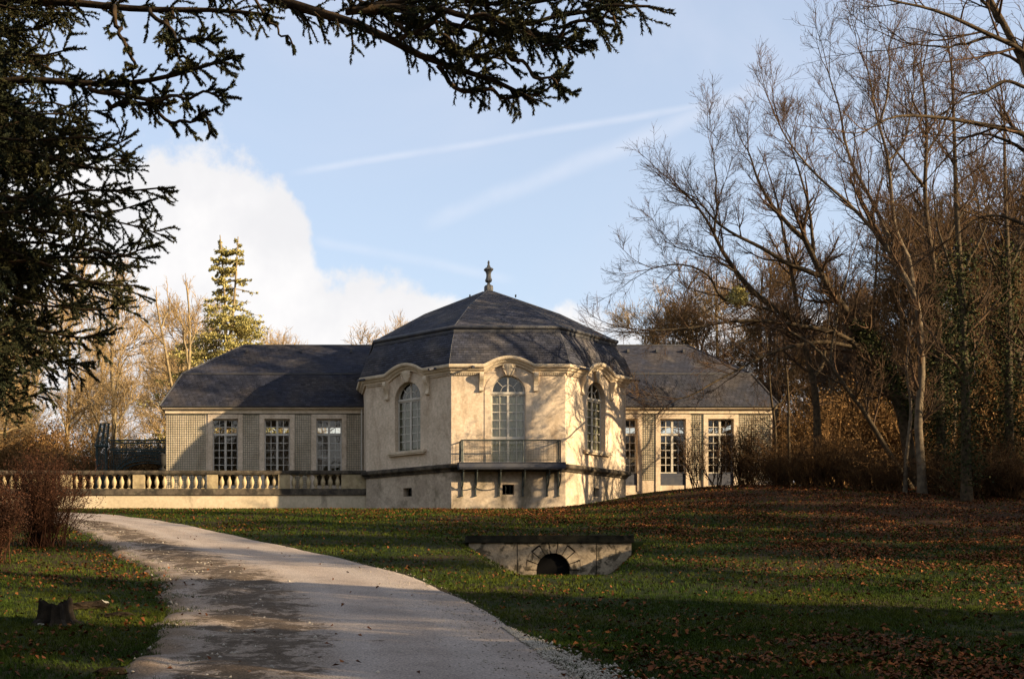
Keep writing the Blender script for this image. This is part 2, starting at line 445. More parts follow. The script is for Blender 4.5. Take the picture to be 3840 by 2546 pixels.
def glass_material():
    m = bpy.data.materials.new('old_window_glass'); m.use_nodes = True
    g = NG(m.node_tree)
    out = g.add('ShaderNodeOutputMaterial'); mixs = g.add('ShaderNodeMixShader')
    tr = g.add('ShaderNodeBsdfTransparent'); tr.inputs[0].default_value = (.86, .87, .82, 1)
    gl = g.add('ShaderNodeBsdfGlossy'); gl.inputs['Roughness'].default_value = .03
    geo = g.add('ShaderNodeNewGeometry'); vec = geo.outputs['Position']
    cosi = g.m('ABSOLUTE', g.v('DOT_PRODUCT', geo.outputs['Normal'], geo.outputs['Incoming']))
    fac = g.m('ADD', .055, g.m('MULTIPLY', .9, g.m('POWER', g.m('SUBTRACT', 1.0, cosi, None, True), 5.0)))   # Schlick, same from both sides
    b = g.add('ShaderNodeBump'); b.inputs['Strength'].default_value = .25; b.inputs['Distance'].default_value = .02
    g.put(b.inputs['Height'], g.noise(vec, 2.2, 2.0, .5)); g.l.new(b.outputs[0], gl.inputs['Normal'])
    g.put(mixs.inputs[0], fac); g.l.new(tr.outputs[0], mixs.inputs[1]); g.l.new(gl.outputs[0], mixs.inputs[2])
    g.l.new(mixs.outputs[0], out.inputs[0])
    return m
M['glass'] = glass_material()

# ------------------------------------------------------------------ the ground
def sm(x, a, b):
    t = np.clip((np.asarray(x, float) - a) / (b - a), 0, 1); return t * t * (3 - 2 * t)
_hp = np.array([(-400, -2.0), (-60, -.9), (-20, -.35), (0, 0), (8, .40), (13.5, .75), (19, 1.18), (24, 1.65), (32, 2.42), (38, 3.12), (45, 3.98), (52, 4.80), (59, 5.48), (64, 5.75), (80, 6.7), (140, 9), (300, 10), (3000, 10)])
_yy = np.arange(-400, 3000, .5); _hh = np.interp(_yy, _hp[:, 0], _hp[:, 1])
_k = np.hanning(9); _k /= _k.sum(); _hs = np.convolve(np.pad(_hh, 4, mode='edge'), _k, mode='valid')
CULV_X, CULV_Y = (2075 - CPX) * 38 / FPX, 38.0
def height(X, Y, ditch=True):
    X = np.asarray(X, float); Y = np.asarray(Y, float)
    h = np.interp(Y, _yy, _hs)
    h = h + 1.15 * sm(X, 10, 21) * sm(Y, 40, 64) * (1 - sm(Y, 90, 140))
    h = h + .03 * np.sin(X * .7 + Y * .31) * sm(Y, 20, 30) * (1 - sm(Y, 55, 60)) + .012 * np.sin(X * 1.9 - Y * .8 + 1) * (1 - sm(Y, 50, 58)) * sm(Y, 10, 16)
    h = h + .12 * sm(-X, 3.0, 8.0) * (1 - sm(Y, 40, 50)) * sm(Y, 10, 16)
    if ditch:
        t = sm(Y, 22, 30) * (Y < 38.17)
        zf = EYE + .0128 * Y - .02
        hw = np.interp(Y, [24, 32, 38], [.7, 1.25, 1.62])
        xc = CULV_X * Y / 38 + .03 * (38 - Y)
        zd = zf + np.maximum(np.abs(X - xc) - hw, 0) * .9
        h = np.where(t > 0, np.minimum(h, h * (1 - t) + t * np.minimum(h, zd)), h)
    return h

def to_ground(px, py):
    """where the sight line through a point of the photograph meets the ground"""
    Ys = np.linspace(6, 75, 2800)
    X = (px - CPX) * Ys / FPX; Z = EYE + (CPY - py) * Ys / FPX
    dlt = Z - height(X, Ys, False)
    i = np.argmax(dlt < 0) if (dlt < 0).any() else len(Ys) - 1
    return np.array((X[i], Ys[i]))

def build_ground():
    xs = np.concatenate([[-3000, -900, -300, -150, -90, -60, -45, -36], np.arange(-30, 46, .5), [50, 58, 70, 90, 150, 300, 900, 3000]])
    ys = np.concatenate([[-3000, -900, -300, -150, -80, -40, -20, -10], np.arange(-4, 38, .5), [38.0, 38.15, 38.2], np.arange(38.5, 72, .5), [75, 80, 90, 110, 140, 200, 400, 1000, 4000]])
    X, Y = np.meshgrid(xs, ys)
    Z = height(X, Y)
    V = np.stack([X, Y, Z], -1).reshape(-1, 3)
    nx, ny = len(xs), len(ys)
    i = np.arange(nx * ny).reshape(ny, nx)
    F = np.stack([i[:-1, :-1], i[:-1, 1:], i[1:, 1:], i[1:, :-1]], -1).reshape(-1, 4)
    o = link('ground', npmesh('ground', V, F, True), M['ground']); tag(o, kind='structure')
build_ground()

# gravel drive: right and left edge read off the photograph, laid on the slope
road_R = [to_ground(*p) for p in ((343, 1926), (571, 1946), (743, 1977), (1029, 2040), (1300, 2092), (1568, 2161), (1730, 2237), (1901, 2323), (2052, 2430), (2159, 2537))]
road_L = [to_ground(*p) for p in ((200, 1965), (314, 2004), (423, 2061), (514, 2119), (589, 2181), (623, 2250), (606, 2336), (549, 2439), (400, 2546))]
def resample(pts, n):
    pts = np.asarray(pts, float); d = np.concatenate([[0], np.cumsum(np.linalg.norm(np.diff(pts, axis=0), axis=1))])
    t = np.linspace(0, d[-1], n)
    return np.stack([np.interp(t, d, pts[:, k]) for k in range(pts.shape[1])], -1)
def smooth_pts(p, it=6):
    p = p.copy()
    for _ in range(it): p[1:-1] = (p[:-2] + 2 * p[1:-1] + p[2:]) / 4
    return p
R_edge = np.array([(-34, 62), (-20, 61.5)] + [tuple(p) for p in road_R] + [(3.6, 5), (4.2, -6)])
L_edge = np.array([(-34, 56), (-20, 55)] + [tuple(p) for p in road_L] + [(-2.2, 5), (-2.6, -6)])
RE = smooth_pts(resample(R_edge, 420), 150); LE = smooth_pts(resample(L_edge, 420), 60)
def build_road():
    r = rs(3); n = 420; m = 34
    t = np.linspace(0, 1, m)
    Rj = RE + (smooth_pts(r.randn(n, 2), 6) * .04); Lj = LE + (smooth_pts(r.randn(n, 2), 3) * .18)
    P = Lj[:, None, :] * (1 - t)[None, :, None] + Rj[:, None, :] * t[None, :, None]
    Z = height(P[..., 0], P[..., 1]) + .03
    Z += .02 * np.sin(np.pi * t)[None, :]
    bumps = .05 * np.abs(np.sin(P[..., 0] * 3.1 + np.sin(P[..., 1] * 2.3))) * np.abs(np.sin(P[..., 1] * 1.3 + P[..., 0])) * (1 - sm(t, .3, .65))[None, :]
    Z += bumps + r.rand(n, m) * .006
    Z[:, 0] -= .07; Z[:, -1] -= .07
    V = np.concatenate([P, Z[..., None]], -1).reshape(-1, 3)
    i = np.arange(n * m).reshape(n, m)
    F = np.stack([i[:-1, :-1], i[1:, :-1], i[1:, 1:], i[:-1, 1:]], -1).reshape(-1, 4)
    edge = np.broadcast_to(t[None, :], (n, m)).reshape(-1)
    o = link('gravel_road', npmesh('gravel_road', V, F, True, edge), M['road']); tag(o, kind='structure')
build_road()
_rl = np.concatenate([LE, RE[::-1]])
def in_road(x, y, grow=0.0):
    """points on the drive (even-odd rule), grown by a margin on the right edge"""
    x = np.asarray(x, float); y = np.asarray(y, float)
    P = _rl[::3]; Q = np.roll(P, -1, axis=0)
    c = np.zeros(x.shape, bool)
    for (x0, y0), (x1, y1) in zip(P, Q):
        if y0 == y1: continue
        cond = ((y0 > y) != (y1 > y)) & (x < (x1 - x0) * (y - y0) / (y1 - y0) + x0)
        c ^= cond
    return c

# ------------------------------------------------------------------ the octagonal pavilion
PCX, PCY, PW = 9.70, 66.37, 5.28
AP = PW * (1 + math.sqrt(2)) / 2
T22 = math.tan(math.radians(22.5))
def OCT(th, u, o, z):
    """point on the octagon face turned by th degrees: u along it to the right, o outwards from the wall, z up"""
    a = math.radians(th); n = (math.sin(a), -math.cos(a)); t = (math.cos(a), math.sin(a))
    return (PCX + n[0] * (AP + o) + t[0] * u, PCY + n[1] * (AP + o) + t[1] * u, z)
FACES = (0, -45, 45, -90, 90, -135, 135, 180)
SEEN = (0, -45, 45)
def swell(u):
    t = min(1.0, abs(u) / 1.12)
    return .385 * (1 - t * t) ** 1.15
A_WIN, Z_SPR = .795, 10.93
pav = thing('garden_pavilion', (PCX, PCY, 5.4), 'octagonal stone pavilion with slate mansard roof, arched windows and finial', 'building')

def oct_sweep(mb, prof, faces, zf=None, us=None):
    """prof: closed loop of (outwards, z)"""
    for th in faces:
        uu = us if (us is not None and th in SEEN) else [-PW / 2, PW / 2]
        rings = []
        for u in uu:
            k = u / (PW / 2)
            dz = zf(u) if (zf and th in SEEN) else 0.0
            rings.append([OCT(th, u + k * o * T22, o, z + dz) for o, z in prof])
        for a, b in zip(rings[:-1], rings[1:]):
            for j in range(len(prof)):
                j2 = (j + 1) % len(prof)
                mb.face(a[j], b[j], b[j2], a[j2])
    return mb

def build_pavilion_walls():
    zbase, zc, zp = 5.0, 11.9, 7.30
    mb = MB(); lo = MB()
    for th in FACES:
        if th not in SEEN:
            mb.face(OCT(th, -PW / 2, 0, zp), OCT(th, PW / 2, 0, zp), OCT(th, PW / 2, 0, zc), OCT(th, -PW / 2, 0, zc))
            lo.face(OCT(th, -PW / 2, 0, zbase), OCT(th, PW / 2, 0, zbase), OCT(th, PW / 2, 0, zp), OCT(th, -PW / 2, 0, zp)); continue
        zb = 7.62 if th == 0 else 8.43
        hz0, hz1, hw = (6.22, 6.69, .275) if th == 0 else (6.27, 6.68, .26)
        us = sorted(set([round(float(v), 4) for v in np.linspace(-PW / 2, PW / 2, 33)] + [round(A_WIN * math.sin(p), 4) for p in np.linspace(-math.pi / 2, math.pi / 2, 25)] + [-hw, hw]))
        arch = lambda u: Z_SPR + math.sqrt(max(0, A_WIN ** 2 - u * u))
        for u0, u1 in zip(us[:-1], us[1:]):
            if u1 - u0 < 1e-4: continue
            mid = (u0 + u1) / 2
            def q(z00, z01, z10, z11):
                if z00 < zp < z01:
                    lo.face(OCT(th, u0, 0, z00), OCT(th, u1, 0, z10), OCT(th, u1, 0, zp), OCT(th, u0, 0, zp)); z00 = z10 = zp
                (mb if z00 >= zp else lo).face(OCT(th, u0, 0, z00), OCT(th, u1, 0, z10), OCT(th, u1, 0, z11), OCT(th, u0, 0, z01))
            t0, t1 = zc + swell(u0), zc + swell(u1)
            D = -.40
            if abs(mid) < hw:
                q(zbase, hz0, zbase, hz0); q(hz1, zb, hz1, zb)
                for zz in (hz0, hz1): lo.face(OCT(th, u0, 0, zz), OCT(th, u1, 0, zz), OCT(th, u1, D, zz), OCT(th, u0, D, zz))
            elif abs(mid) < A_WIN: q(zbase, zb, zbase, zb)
            if abs(mid) < A_WIN:
                q(arch(u0), t0, arch(u1), t1)
                mb.face(OCT(th, u0, 0, arch(u0)), OCT(th, u1, 0, arch(u1)), OCT(th, u1, D, arch(u1)), OCT(th, u0, D, arch(u0)))
                mb.face(OCT(th, u0, 0, zb), OCT(th, u1, 0, zb), OCT(th, u1, D, zb), OCT(th, u0, D, zb))
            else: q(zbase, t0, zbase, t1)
        for s in (-1, 1):
            mb.face(OCT(th, s * A_WIN, 0, zb), OCT(th, s * A_WIN, D, zb), OCT(th, s * A_WIN, D, Z_SPR), OCT(th, s * A_WIN, 0, Z_SPR))
            lo.face(OCT(th, s * hw, 0, hz0), OCT(th, s * hw, D, hz0), OCT(th, s * hw, D, hz1), OCT(th, s * hw, 0, hz1))
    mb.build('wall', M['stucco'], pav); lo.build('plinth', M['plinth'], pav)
    # dark cellars behind the small openings, with a grating
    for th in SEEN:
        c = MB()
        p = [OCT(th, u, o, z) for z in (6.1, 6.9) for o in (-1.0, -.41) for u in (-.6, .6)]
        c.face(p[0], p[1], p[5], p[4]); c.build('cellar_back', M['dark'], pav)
        gr = MB()
        for u in (-.1, .1):
            gr.tube([OCT(th, u, -.12, 6.2), OCT(th, u, -.12, 6.7)], .012, 6)
        gr.build('cellar_grating', M['iron'], pav)
build_pavilion_walls()

USW = [-PW / 2] + [float(v) for v in np.linspace(-1.2, 1.2, 33)] + [PW / 2]
oct_sweep(MB(), [(-.02, 11.83), (.10, 11.83), (.12, 11.90), (.20, 11.95), (.24, 12.02), (.33, 12.06), (.36, 12.12), (.36, 12.20), (-.05, 12.22)], FACES, swell, USW).build('cornice', M['trim'], pav)
oct_sweep(MB(), [(-.02, 7.28), (.06, 7.28), (.10, 7.36), (.20, 7.42), (.24, 7.46), (.24, 7.58), (.10, 7.64), (-.02, 7.66)], FACES).build('string_course', M['dark_stone'], pav)

def build_pavilion_trim():
    for th in SEEN:
        # raised surround of the arch
        mb = MB(); r1 = 1.10; zb = 7.66 if th == 0 else 8.46
        prof = [(0.0, None)]
        pts_o = [(-r1, zb)] + [(-r1 * math.cos(p), Z_SPR + r1 * .95 * math.sin(p)) for p in np.linspace(0, math.pi, 25)] + [(r1, zb)]
        pts_i = [(-A_WIN, zb)] + [(-A_WIN * math.cos(p), Z_SPR + A_WIN * math.sin(p)) for p in np.linspace(0, math.pi, 25)] + [(A_WIN, zb)]
        O = .022
        for i in range(len(pts_o) - 1 if th == 0 else 0):
            a, b, c, d = pts_o[i], pts_o[i + 1], pts_i[i + 1], pts_i[i]
            mb.face(OCT(th, *[a[0], O, a[1]]), OCT(th, b[0], O, b[1]), OCT(th, c[0], O, c[1]), OCT(th, d[0], O, d[1]))
            mb.face(OCT(th, a[0], 0, a[1]), OCT(th, b[0], 0, b[1]), OCT(th, b[0], O, b[1]), OCT(th, a[0], O, a[1]))
            mb.face(OCT(th, d[0], O, d[1]), OCT(th, c[0], O, c[1]), OCT(th, c[0], -.01, c[1]), OCT(th, d[0], -.01, d[1]))
        if th == 0: mb.build('arch_surround', M['stucco'], pav)
        # keystone cartouche: scrolled shield over the arch
        k = MB()
        sec = [(11.70, .10, .13), (11.80, .16, .15), (11.95, .20, .18), (12.08, .23, .22), (12.17, .24, .23), (12.22, .22, .20)]
        rings = []
        for z, w, o in sec:
            rings.append([OCT(th, -w, .0, z), OCT(th, -w, o * .7, z), OCT(th, -w * .5, o, z), OCT(th, 0, o * 1.12, z), OCT(th, w * .5, o, z), OCT(th, w, o * .7, z), OCT(th, w, .0, z)])
        for a, b in zip(rings[:-1], rings[1:]):
            for j in range(6): k.face(a[j], a[j + 1], b[j + 1], b[j])
        k.face(*rings[0]); k.face(*rings[-1])
        for s in (-1, 1):
            sp = [OCT(th, s * (.22 + .06 * math.cos(q)), .14, 12.12 + .07 * math.sin(q)) for q in np.linspace(-2, 3.6, 10)]
            k.tube(sp, np.linspace(.05, .03, 10), 6)
            k.tube([OCT(th, s * .12, .14, 11.72), OCT(th, s * .20, .17, 11.88), OCT(th, s * .27, .12, 12.0)], [.03, .04, .02], 6)
        k.build('keystone', M['trim'], pav)
        # a console on each side, S-shaped, carrying the cornice
        for s in (-1, 1):
            c = MB(); u0, u1 = s * 1.26 - .095, s * 1.26 + .095
            prof = [(0, 10.98), (.10, 10.98), (.13, 11.02), (.11, 11.09), (.08, 11.16), (.09, 11.28), (.15, 11.42), (.24, 11.54), (.30, 11.66), (.31, 11.76), (.28, 11.84), (0, 11.84)]
            L = [OCT(th, u0, o, z) for o, z in prof]; R = [OCT(th, u1, o, z) for o, z in prof]
            for j in range(len(prof)):
                j2 = (j + 1) % len(prof); c.face(L[j], R[j], R[j2], L[j2])
            c.face(*L); c.face(*R)
            c.build('console', M['trim'], pav)
        # dentils
        d = MB()
        for a, b in ((-PW / 2 + .05, -1.42), (1.42, PW / 2 - .05)):
            for u in np.arange(a, b, .085):
                d.hexa([OCT(th, uu, o, z) for z in (11.74, 11.828) for o in (.075, -.005) for uu in (u, u + .05)])
        tag(d.build('dentils', M['trim'], pav), kind='stuff')
        if th != 0:
            s = MB(); 
            s.hexa([OCT(th, u, o, z) for z in (8.24, 8.31) for o in (.16, -.02) for u in (-1.12, 1.12)])
            s.hexa([OCT(th, u, o, z) for z in (8.312, 8.425) for o in (.20, -.38) for u in (-1.16, 1.16)])
            s.build('window_sill', M['trim'], pav)
    # lead rainwater spouts through the cornice
    for th, u in ((-45, 2.0), (-45, -2.45), (45, -1.95), (45, 2.5), (0, -1.72)):
        MB().tube([OCT(th, u, .25, 12.10), OCT(th, u, .62, 12.03), OCT(th, u, .86, 11.97)], [.055, .055, .06], 8).build('rainwater_spout', M['lead'], pav)
build_pavilion_trim()

def arch_window(th, zb, rows, row_h, panel=0.0, cloth='blind', O0=-.26):
    """window in an arched opening: frame with bars, fan light and a pane in every light"""
    w = MB()
    def bar(u0, u1, z0, z1, o0=O0 - .05, o1=O0): w.hexa([OCT(th, u, o, z) for z in (z0, z1) for o in (o1, o0) for u in (u0, u1)])
    a = A_WIN; zt = Z_SPR - .06
    bar(-a, -a + .07, zb, zt); bar(a - .07, a, zb, zt)                       # jambs
    bar(-a, a, zt, zt + .10, O0 - .07, O0 + .05)                              # transom
    bar(-a + .07, a - .07, zt - .07, zt); bar(-a + .07, a - .07, zb, zb + .08)
    bar(-.05, .05, zb + .08, zt - .07, O0 - .06, O0 + .02)                    # meeting stiles
    top = zt - .07; bot = top - rows * row_h
    cols = [(-a + .07, -.05), (.05, a - .07)]
    panes = []
    if panel: bar(-a + .07, -.05, bot - .12, bot); bar(.05, a - .07, bot - .12, bot)
    for c0, c1 in cols:
        cm = (c0 + c1) / 2
        bar(cm - .019, cm + .019, zb + .08, top, O0 - .04, O0 - .005)
        for i in range(rows):
            z1 = top - i * row_h; z0 = z1 - row_h
            if i: bar(c0, c1, z1 - .018, z1 + .018, O0 - .04, O0 - .004)
            for q0, q1 in ((c0, cm - .014), (cm + .014, c1)): panes.append((q0, q1, z0 + .014, z1 - .014))
        if panel:
            z1 = bot - .12
            for q0, q1 in ((c0, cm - .014), (cm + .014, c1)):
                zm = (z1 + zb + .08) / 2
                panes.append((q0, q1, zm + .014, z1)); panes.append((q0, q1, zb + .08, zm - .014))
            bar(c0, c1, zm - .014, zm + .014, O0 - .04, O0 - .004)
    # fan light
    zs = Z_SPR + .04
    def arcbar(r0, r1, o0, o1):
        ps = np.linspace(0, math.pi, 21)
        for p, q in zip(ps[:-1], ps[1:]):
            w.hexa([OCT(th, r * math.cos(t), o, zs + r * math.sin(t)) for o in (o0, o1) for r in (r0, r1) for t in (p, q)])
    arcbar(a - .09, a - .01, O0 - .05, O0); arcbar(.315, .345, O0 - .04, O0 - .005)
    bar(-.04, .04, zs, zs + a - .06, O0 - .05, O0 + .01)
    for t in (math.pi / 4, 3 * math.pi / 4):
        dx, dz = math.cos(t), math.sin(t)
        w.hexa([OCT(th, r * dx + s * dz * .014, o, zs + r * dz - s * dx * .014) for o in (O0 - .04, O0 - .004) for r in (.34, a - .06) for s in (-1, 1)])
    win = w.build('window', M['frame'], pav)
    for q0, q1, z0, z1 in panes:
        MB().hexa([OCT(th, u, o, z) for z in (z0, z1) for o in (O0 - .018, O0 - .024) for u in (q0, q1)]).build('pane', M['glass'], win)
    for (r0, r1, t0, t1) in ((.02, .33, 0, 90), (.02, .33, 90, 180), (.33, a - .06, 0, 45), (.33, a - .06, 45, 90), (.33, a - .06, 90, 135), (.33, a - .06, 135, 180)):
        p = MB(); ts = np.radians(np.linspace(t0 + .5, t1 - .5, 6))
        for o in (O0 - .018, O0 - .024):
            for s, e in zip(ts[:-1], ts[1:]):
                p.face(*[OCT(th, r * math.cos(t), o, zs + r * math.sin(t)) for r, t in ((r0, s), (r1, s), (r1, e), (r0, e))])
        p.build('pane', M['glass'], win)
    # cloth hanging inside, behind the glass
    c = MB(); us = np.linspace(-a, a, 49)
    for u0, u1 in zip(us[:-1], us[1:]):
        f = lambda u: O0 - .11 + (.025 if cloth == 'curtain' else .008) * math.sin(u * 31)
        c.face(OCT(th, u0, f(u0), zb), OCT(th, u1, f(u1), zb), OCT(th, u1, f(u1), zt), OCT(th, u0, f(u0), zt))
    c.build('curtain' if cloth == 'curtain' else 'blind', M[cloth], pav, True)
arch_window(0, 7.62, 5, .378, .12, 'curtain', -.10)
arch_window(-45, 8.43, 6, .375, 0, 'blind')
arch_window(45, 8.43, 6, .375, 0, 'curtain')

# ---- roofs
def slates(nb, pbl, pbr, ptr, ptl, expo=.135, width=.235, rng=None, lift=.016, keep=None):
    pbl, pbr, ptr, ptl = [np.array(p, float) for p in (pbl, pbr, ptr, ptl)]
    n = np.cross(pbr - pbl, ptl - pbl)
    if np.linalg.norm(n) < 1e-6: n = np.cross(pbr - pbl, ptr - pbl)
    n /= np.linalg.norm(n)
    if n[2] < 0: n = -n
    L = np.linalg.norm((ptl + ptr) / 2 - (pbl + pbr) / 2)
    rows = max(1, int(round(L / expo)))
    for i in range(rows):
        v0, v1 = i / rows, min(1, (i + 1.15) / rows)
        l0, r0 = pbl + (ptl - pbl) * v0, pbr + (ptr - pbr) * v0
        l1, r1 = pbl + (ptl - pbl) * v1, pbr + (ptr - pbr) * v1
        k = max(1, int(round(np.linalg.norm(r0 - l0) / width)))
        e = (np.arange(k + 2) - (.5 if i % 2 else 0)) / k
        e = e + (rng.rand(k + 2) - .5) * .12 / k; e = np.clip(e, 0, 1)
        u0, u1 = e[:-1], e[1:]; ok = u1 - u0 > .15 / k; u0, u1 = u0[ok], u1[ok]; k = len(u0)
        g = .006 / max(.3, np.linalg.norm(r0 - l0)); 
        dl = lift * (.75 + .6 * rng.rand(k))[:, None]
        A = l0 + (r0 - l0) * (u0 + g)[:, None] + n * dl; B = l0 + (r0 - l0) * (u1 - g)[:, None] + n * dl
        C = l1 + (r1 - l1) * (u1 - g)[:, None] + n * .003; D = l1 + (r1 - l1) * (u0 + g)[:, None] + n * .003
        if keep is not None:
            kk = keep((A + B + C + D) / 4); A, B, C, D, dl = A[kk], B[kk], C[kk], D[kk], dl[kk]; k = len(A)
            if k == 0: continue
        E = A - n * dl * 1.1; G = B - n * dl * 1.1
        V = np.stack([A, B, C, D, E, G], 1).reshape(-1, 3)
        b = np.arange(k) * 6
        F = np.concatenate([np.stack([b, b + 1, b + 2, b + 3], -1), np.stack([b + 4, b + 5, b + 1, b], -1)])
        nb.add(V, F, np.repeat(np.clip(.5 + .22 * rng.randn(k), 0, 1), 6))

OB, ZB = -.52, 13.93
def build_pavilion_roof():
    r = rs(11)
    base = MB(); nb = NB(); nu = NB()
    zlow = [(.34, 12.17), (.16, 12.62), (-.02, 13.10), (OB, ZB)]
    zup = [(OB + .10, ZB + .14), (-3.0, 15.62), (-AP + .26, 17.05)]
    for prof, dst in ((zlow, nb), (zup, nu)):
        for (o0, z0), (o1, z1) in zip(prof[:-1], prof[1:]):
            for th in FACES:
                h0, h1 = (AP + o0) * T22, (AP + o1) * T22
                q = (OCT(th, -h0, o0, z0), OCT(th, h0, o0, z0), OCT(th, h1, o1, z1), OCT(th, -h1, o1, z1))
                keep = None
                if dst is nb and z0 < 12.6 and th in SEEN:
                    # the arched cornice rises into this slope: start the roof behind it
                    us = [-h0] + [float(v) for v in np.linspace(-1.15, 1.15, 31)] + [h0]
                    for ua, ub in zip(us[:-1], us[1:]):
                        za, zb_ = min(z1, z0 + swell(ua)), min(z1, z0 + swell(ub))
                        oa, ob = o0 + (o1 - o0) * (za - z0) / (z1 - z0), o0 + (o1 - o0) * (zb_ - z0) / (z1 - z0)
                        base.face(OCT(th, ua, oa, za), OCT(th, ub, ob, zb_), OCT(th, ub * h1 / h0 if abs(ub) == h0 else ub, o1, z1), OCT(th, ua * h1 / h0 if abs(ua) == h0 else ua, o1, z1))
                    a_ = math.radians(th)
                    def keep(c, a_=a_):
                        u = (c[:, 0] - PCX) * math.cos(a_) + (c[:, 1] - PCY) * math.sin(a_)
                        t = np.minimum(1, np.abs(u) / 1.12)
                        return c[:, 2] > 12.24 + .385 * (1 - t * t) ** 1.15
                else: base.face(*q)
                if th in (0, -45, 45, -90, 90): slates(dst, *q, rng=r, keep=keep)
    rf = base.build('roof', M['slate'], pav)
    tag(nb.build('slates', M['slate'], rf), kind='stuff'); tag(nu.build('slates', M['slate'], rf), kind='stuff')
    # lead roll at the break between the two slopes
    rp = [(OB + .11 + .10 * math.cos(t), ZB + .10 + .10 * math.sin(t)) for t in np.linspace(0, 2 * math.pi, 11)[:-1]]
    m_ = oct_sweep(MB(), rp, FACES, us=None); m_.build('roof_roll', M['rooflead'], rf, True)
    oct_sweep(MB(), [(OB + .0, ZB - .15), (OB + .13, ZB - .13), (OB + .13, ZB + .015), (OB, ZB + .015)], FACES).build('roof_fascia', M['rooflead'], rf)
    # hips
    for th in FACES:
        pts = [OCT(th, (AP + o) * T22, o, z + .01) for o, z in zup]
        MB().tube(pts, .022, 6).build('hip_roll', M['rooflead'], rf)
        pts = [OCT(th, (AP + o) * T22, o, z) for o, z in zlow]
        MB().tube(pts, .018, 6).build('hip_roll', M['rooflead'], rf)
    for th, u in ((0, 0.0), (-45, .2), (45, -.2), (0, -1.1), (0, 1.2)):
        MB().hexa([OCT(th, u + du, -5.15 + do, 16.52 + dz) for dz in (0, .12) for do in (.06, -.06) for du in (-.03, .03)]).build('roof_hook', M['iron'], rf)
    f = MB()
    f.lathe([(.32, 0), (.32, .02), (.24, .03), (.235, .34), (.20, .38), (.10, .43), (.07, .50), (.075, .53), (.15, .57), (.185, .63), (.185, .69), (.15, .75), (.13, .82), (.12, .93), (.135, 1.03), (.18, 1.12), (.25, 1.18), (.255, 1.22), (.20, 1.27), (.12, 1.31), (.085, 1.37), (.07, 1.44), (.03, 1.47), (.055, 1.51), (.06, 1.57), (.04, 1.64), (.005, 1.68)], (PCX + .02, PCY, 17.0), 8)
    f.build('finial', M['bronze'], pav)
build_pavilion_roof()

def build_balcony():
    yF, yW = 59.12, 60.0
    x0, x1 = PX(1722, 0, yF)[0], PX(2122, 0, yF)[0]
    m = MB(); m.box(x0, x1, yF, yW - .245, 7.40, 7.60); m.box(x0 - .03, x1 + .03, yF - .03, yW - .25, 7.605, 7.635); m.box(x0 + .02, x1 - .02, yF + .05, yW - .002, 7.335, 7.397)
    b = m.build('balcony', M['lead'], pav); b['label'] = 'narrow iron balcony with mesh railing under the front arched window'
    rx0, rx1 = PX(1731, 0, yF + .06)[0], PX(2101, 0, yF + .06)[0]; yr = yF + .06
    t = MB().tube([(rx0, yW - .02, 8.64), (rx0, yr, 8.64), (rx1, yr, 8.64), (rx1, yW - .02, 8.64)], .034, 6); t.build('top_rail', M['iron'], b)
    MB().tube([(rx0, yW - .02, 7.72), (rx0, yr, 7.72), (rx1, yr, 7.72), (rx1, yW - .02, 7.72)], .015, 6).build('bottom_rail', M['iron'], b)
    for x in (rx0, rx0 + .06, PX(1962, 0, yr)[0], PX(2055, 0, yr)[0], rx1 - .09, rx1):
        MB().tube([(x, yr, 7.635), (x, yr, 8.64)], .034 if abs(x - rx0) < .1 or abs(x - rx1) < .1 else .018, 6).build('post', M['iron'], b)
    n = MB()
    for x in np.arange(rx0 + .06, rx1, .075): n.tube([(x, yr, 7.72), (x, yr, 8.63)], .0055, 3, False)
    for z in np.arange(7.78, 8.63, .075): n.tube([(rx0, yr + .006, z), (rx1, yr + .006, z)], .0055, 3, False)
    for xs_ in (rx0, rx1):
        for y in np.arange(yr + .06, yW, .075): n.tube([(xs_, y, 7.72), (xs_, y, 8.63)], .0055, 3, False)
    tag(n.build('wire_mesh', M['iron'], b), kind='stuff')
    for i, px in enumerate((1735, 1786, 1874, 1964, 2055, 2098)):
        x = PX(px, 0, 59.7)[0]; m = MB()
        m.box(x - .035, x + .035, 59.92, 59.998, 6.20, 7.33); m.box(x - .035, x + .035, 59.25, 59.918, 7.27, 7.333)
        arc = [(x, 59.92 - .55 * math.sin(t), 6.55 + .72 * (1 - math.cos(t))) for t in np.linspace(0, math.pi / 2, 9)]
        m.tube(arc, .03, 6)
        sc = [(x, 59.72 + .11 * math.cos(t) * (1 - t / 16), 7.08 + .11 * math.sin(t) * (1 - t / 16)) for t in np.linspace(0, 8, 16)]
        m.tube(sc, .014, 5); m.box(x - .05, x + .05, 59.90, 59.997, 6.14, 6.198)
        m.build('bracket', M['iron'], b)
build_balcony()

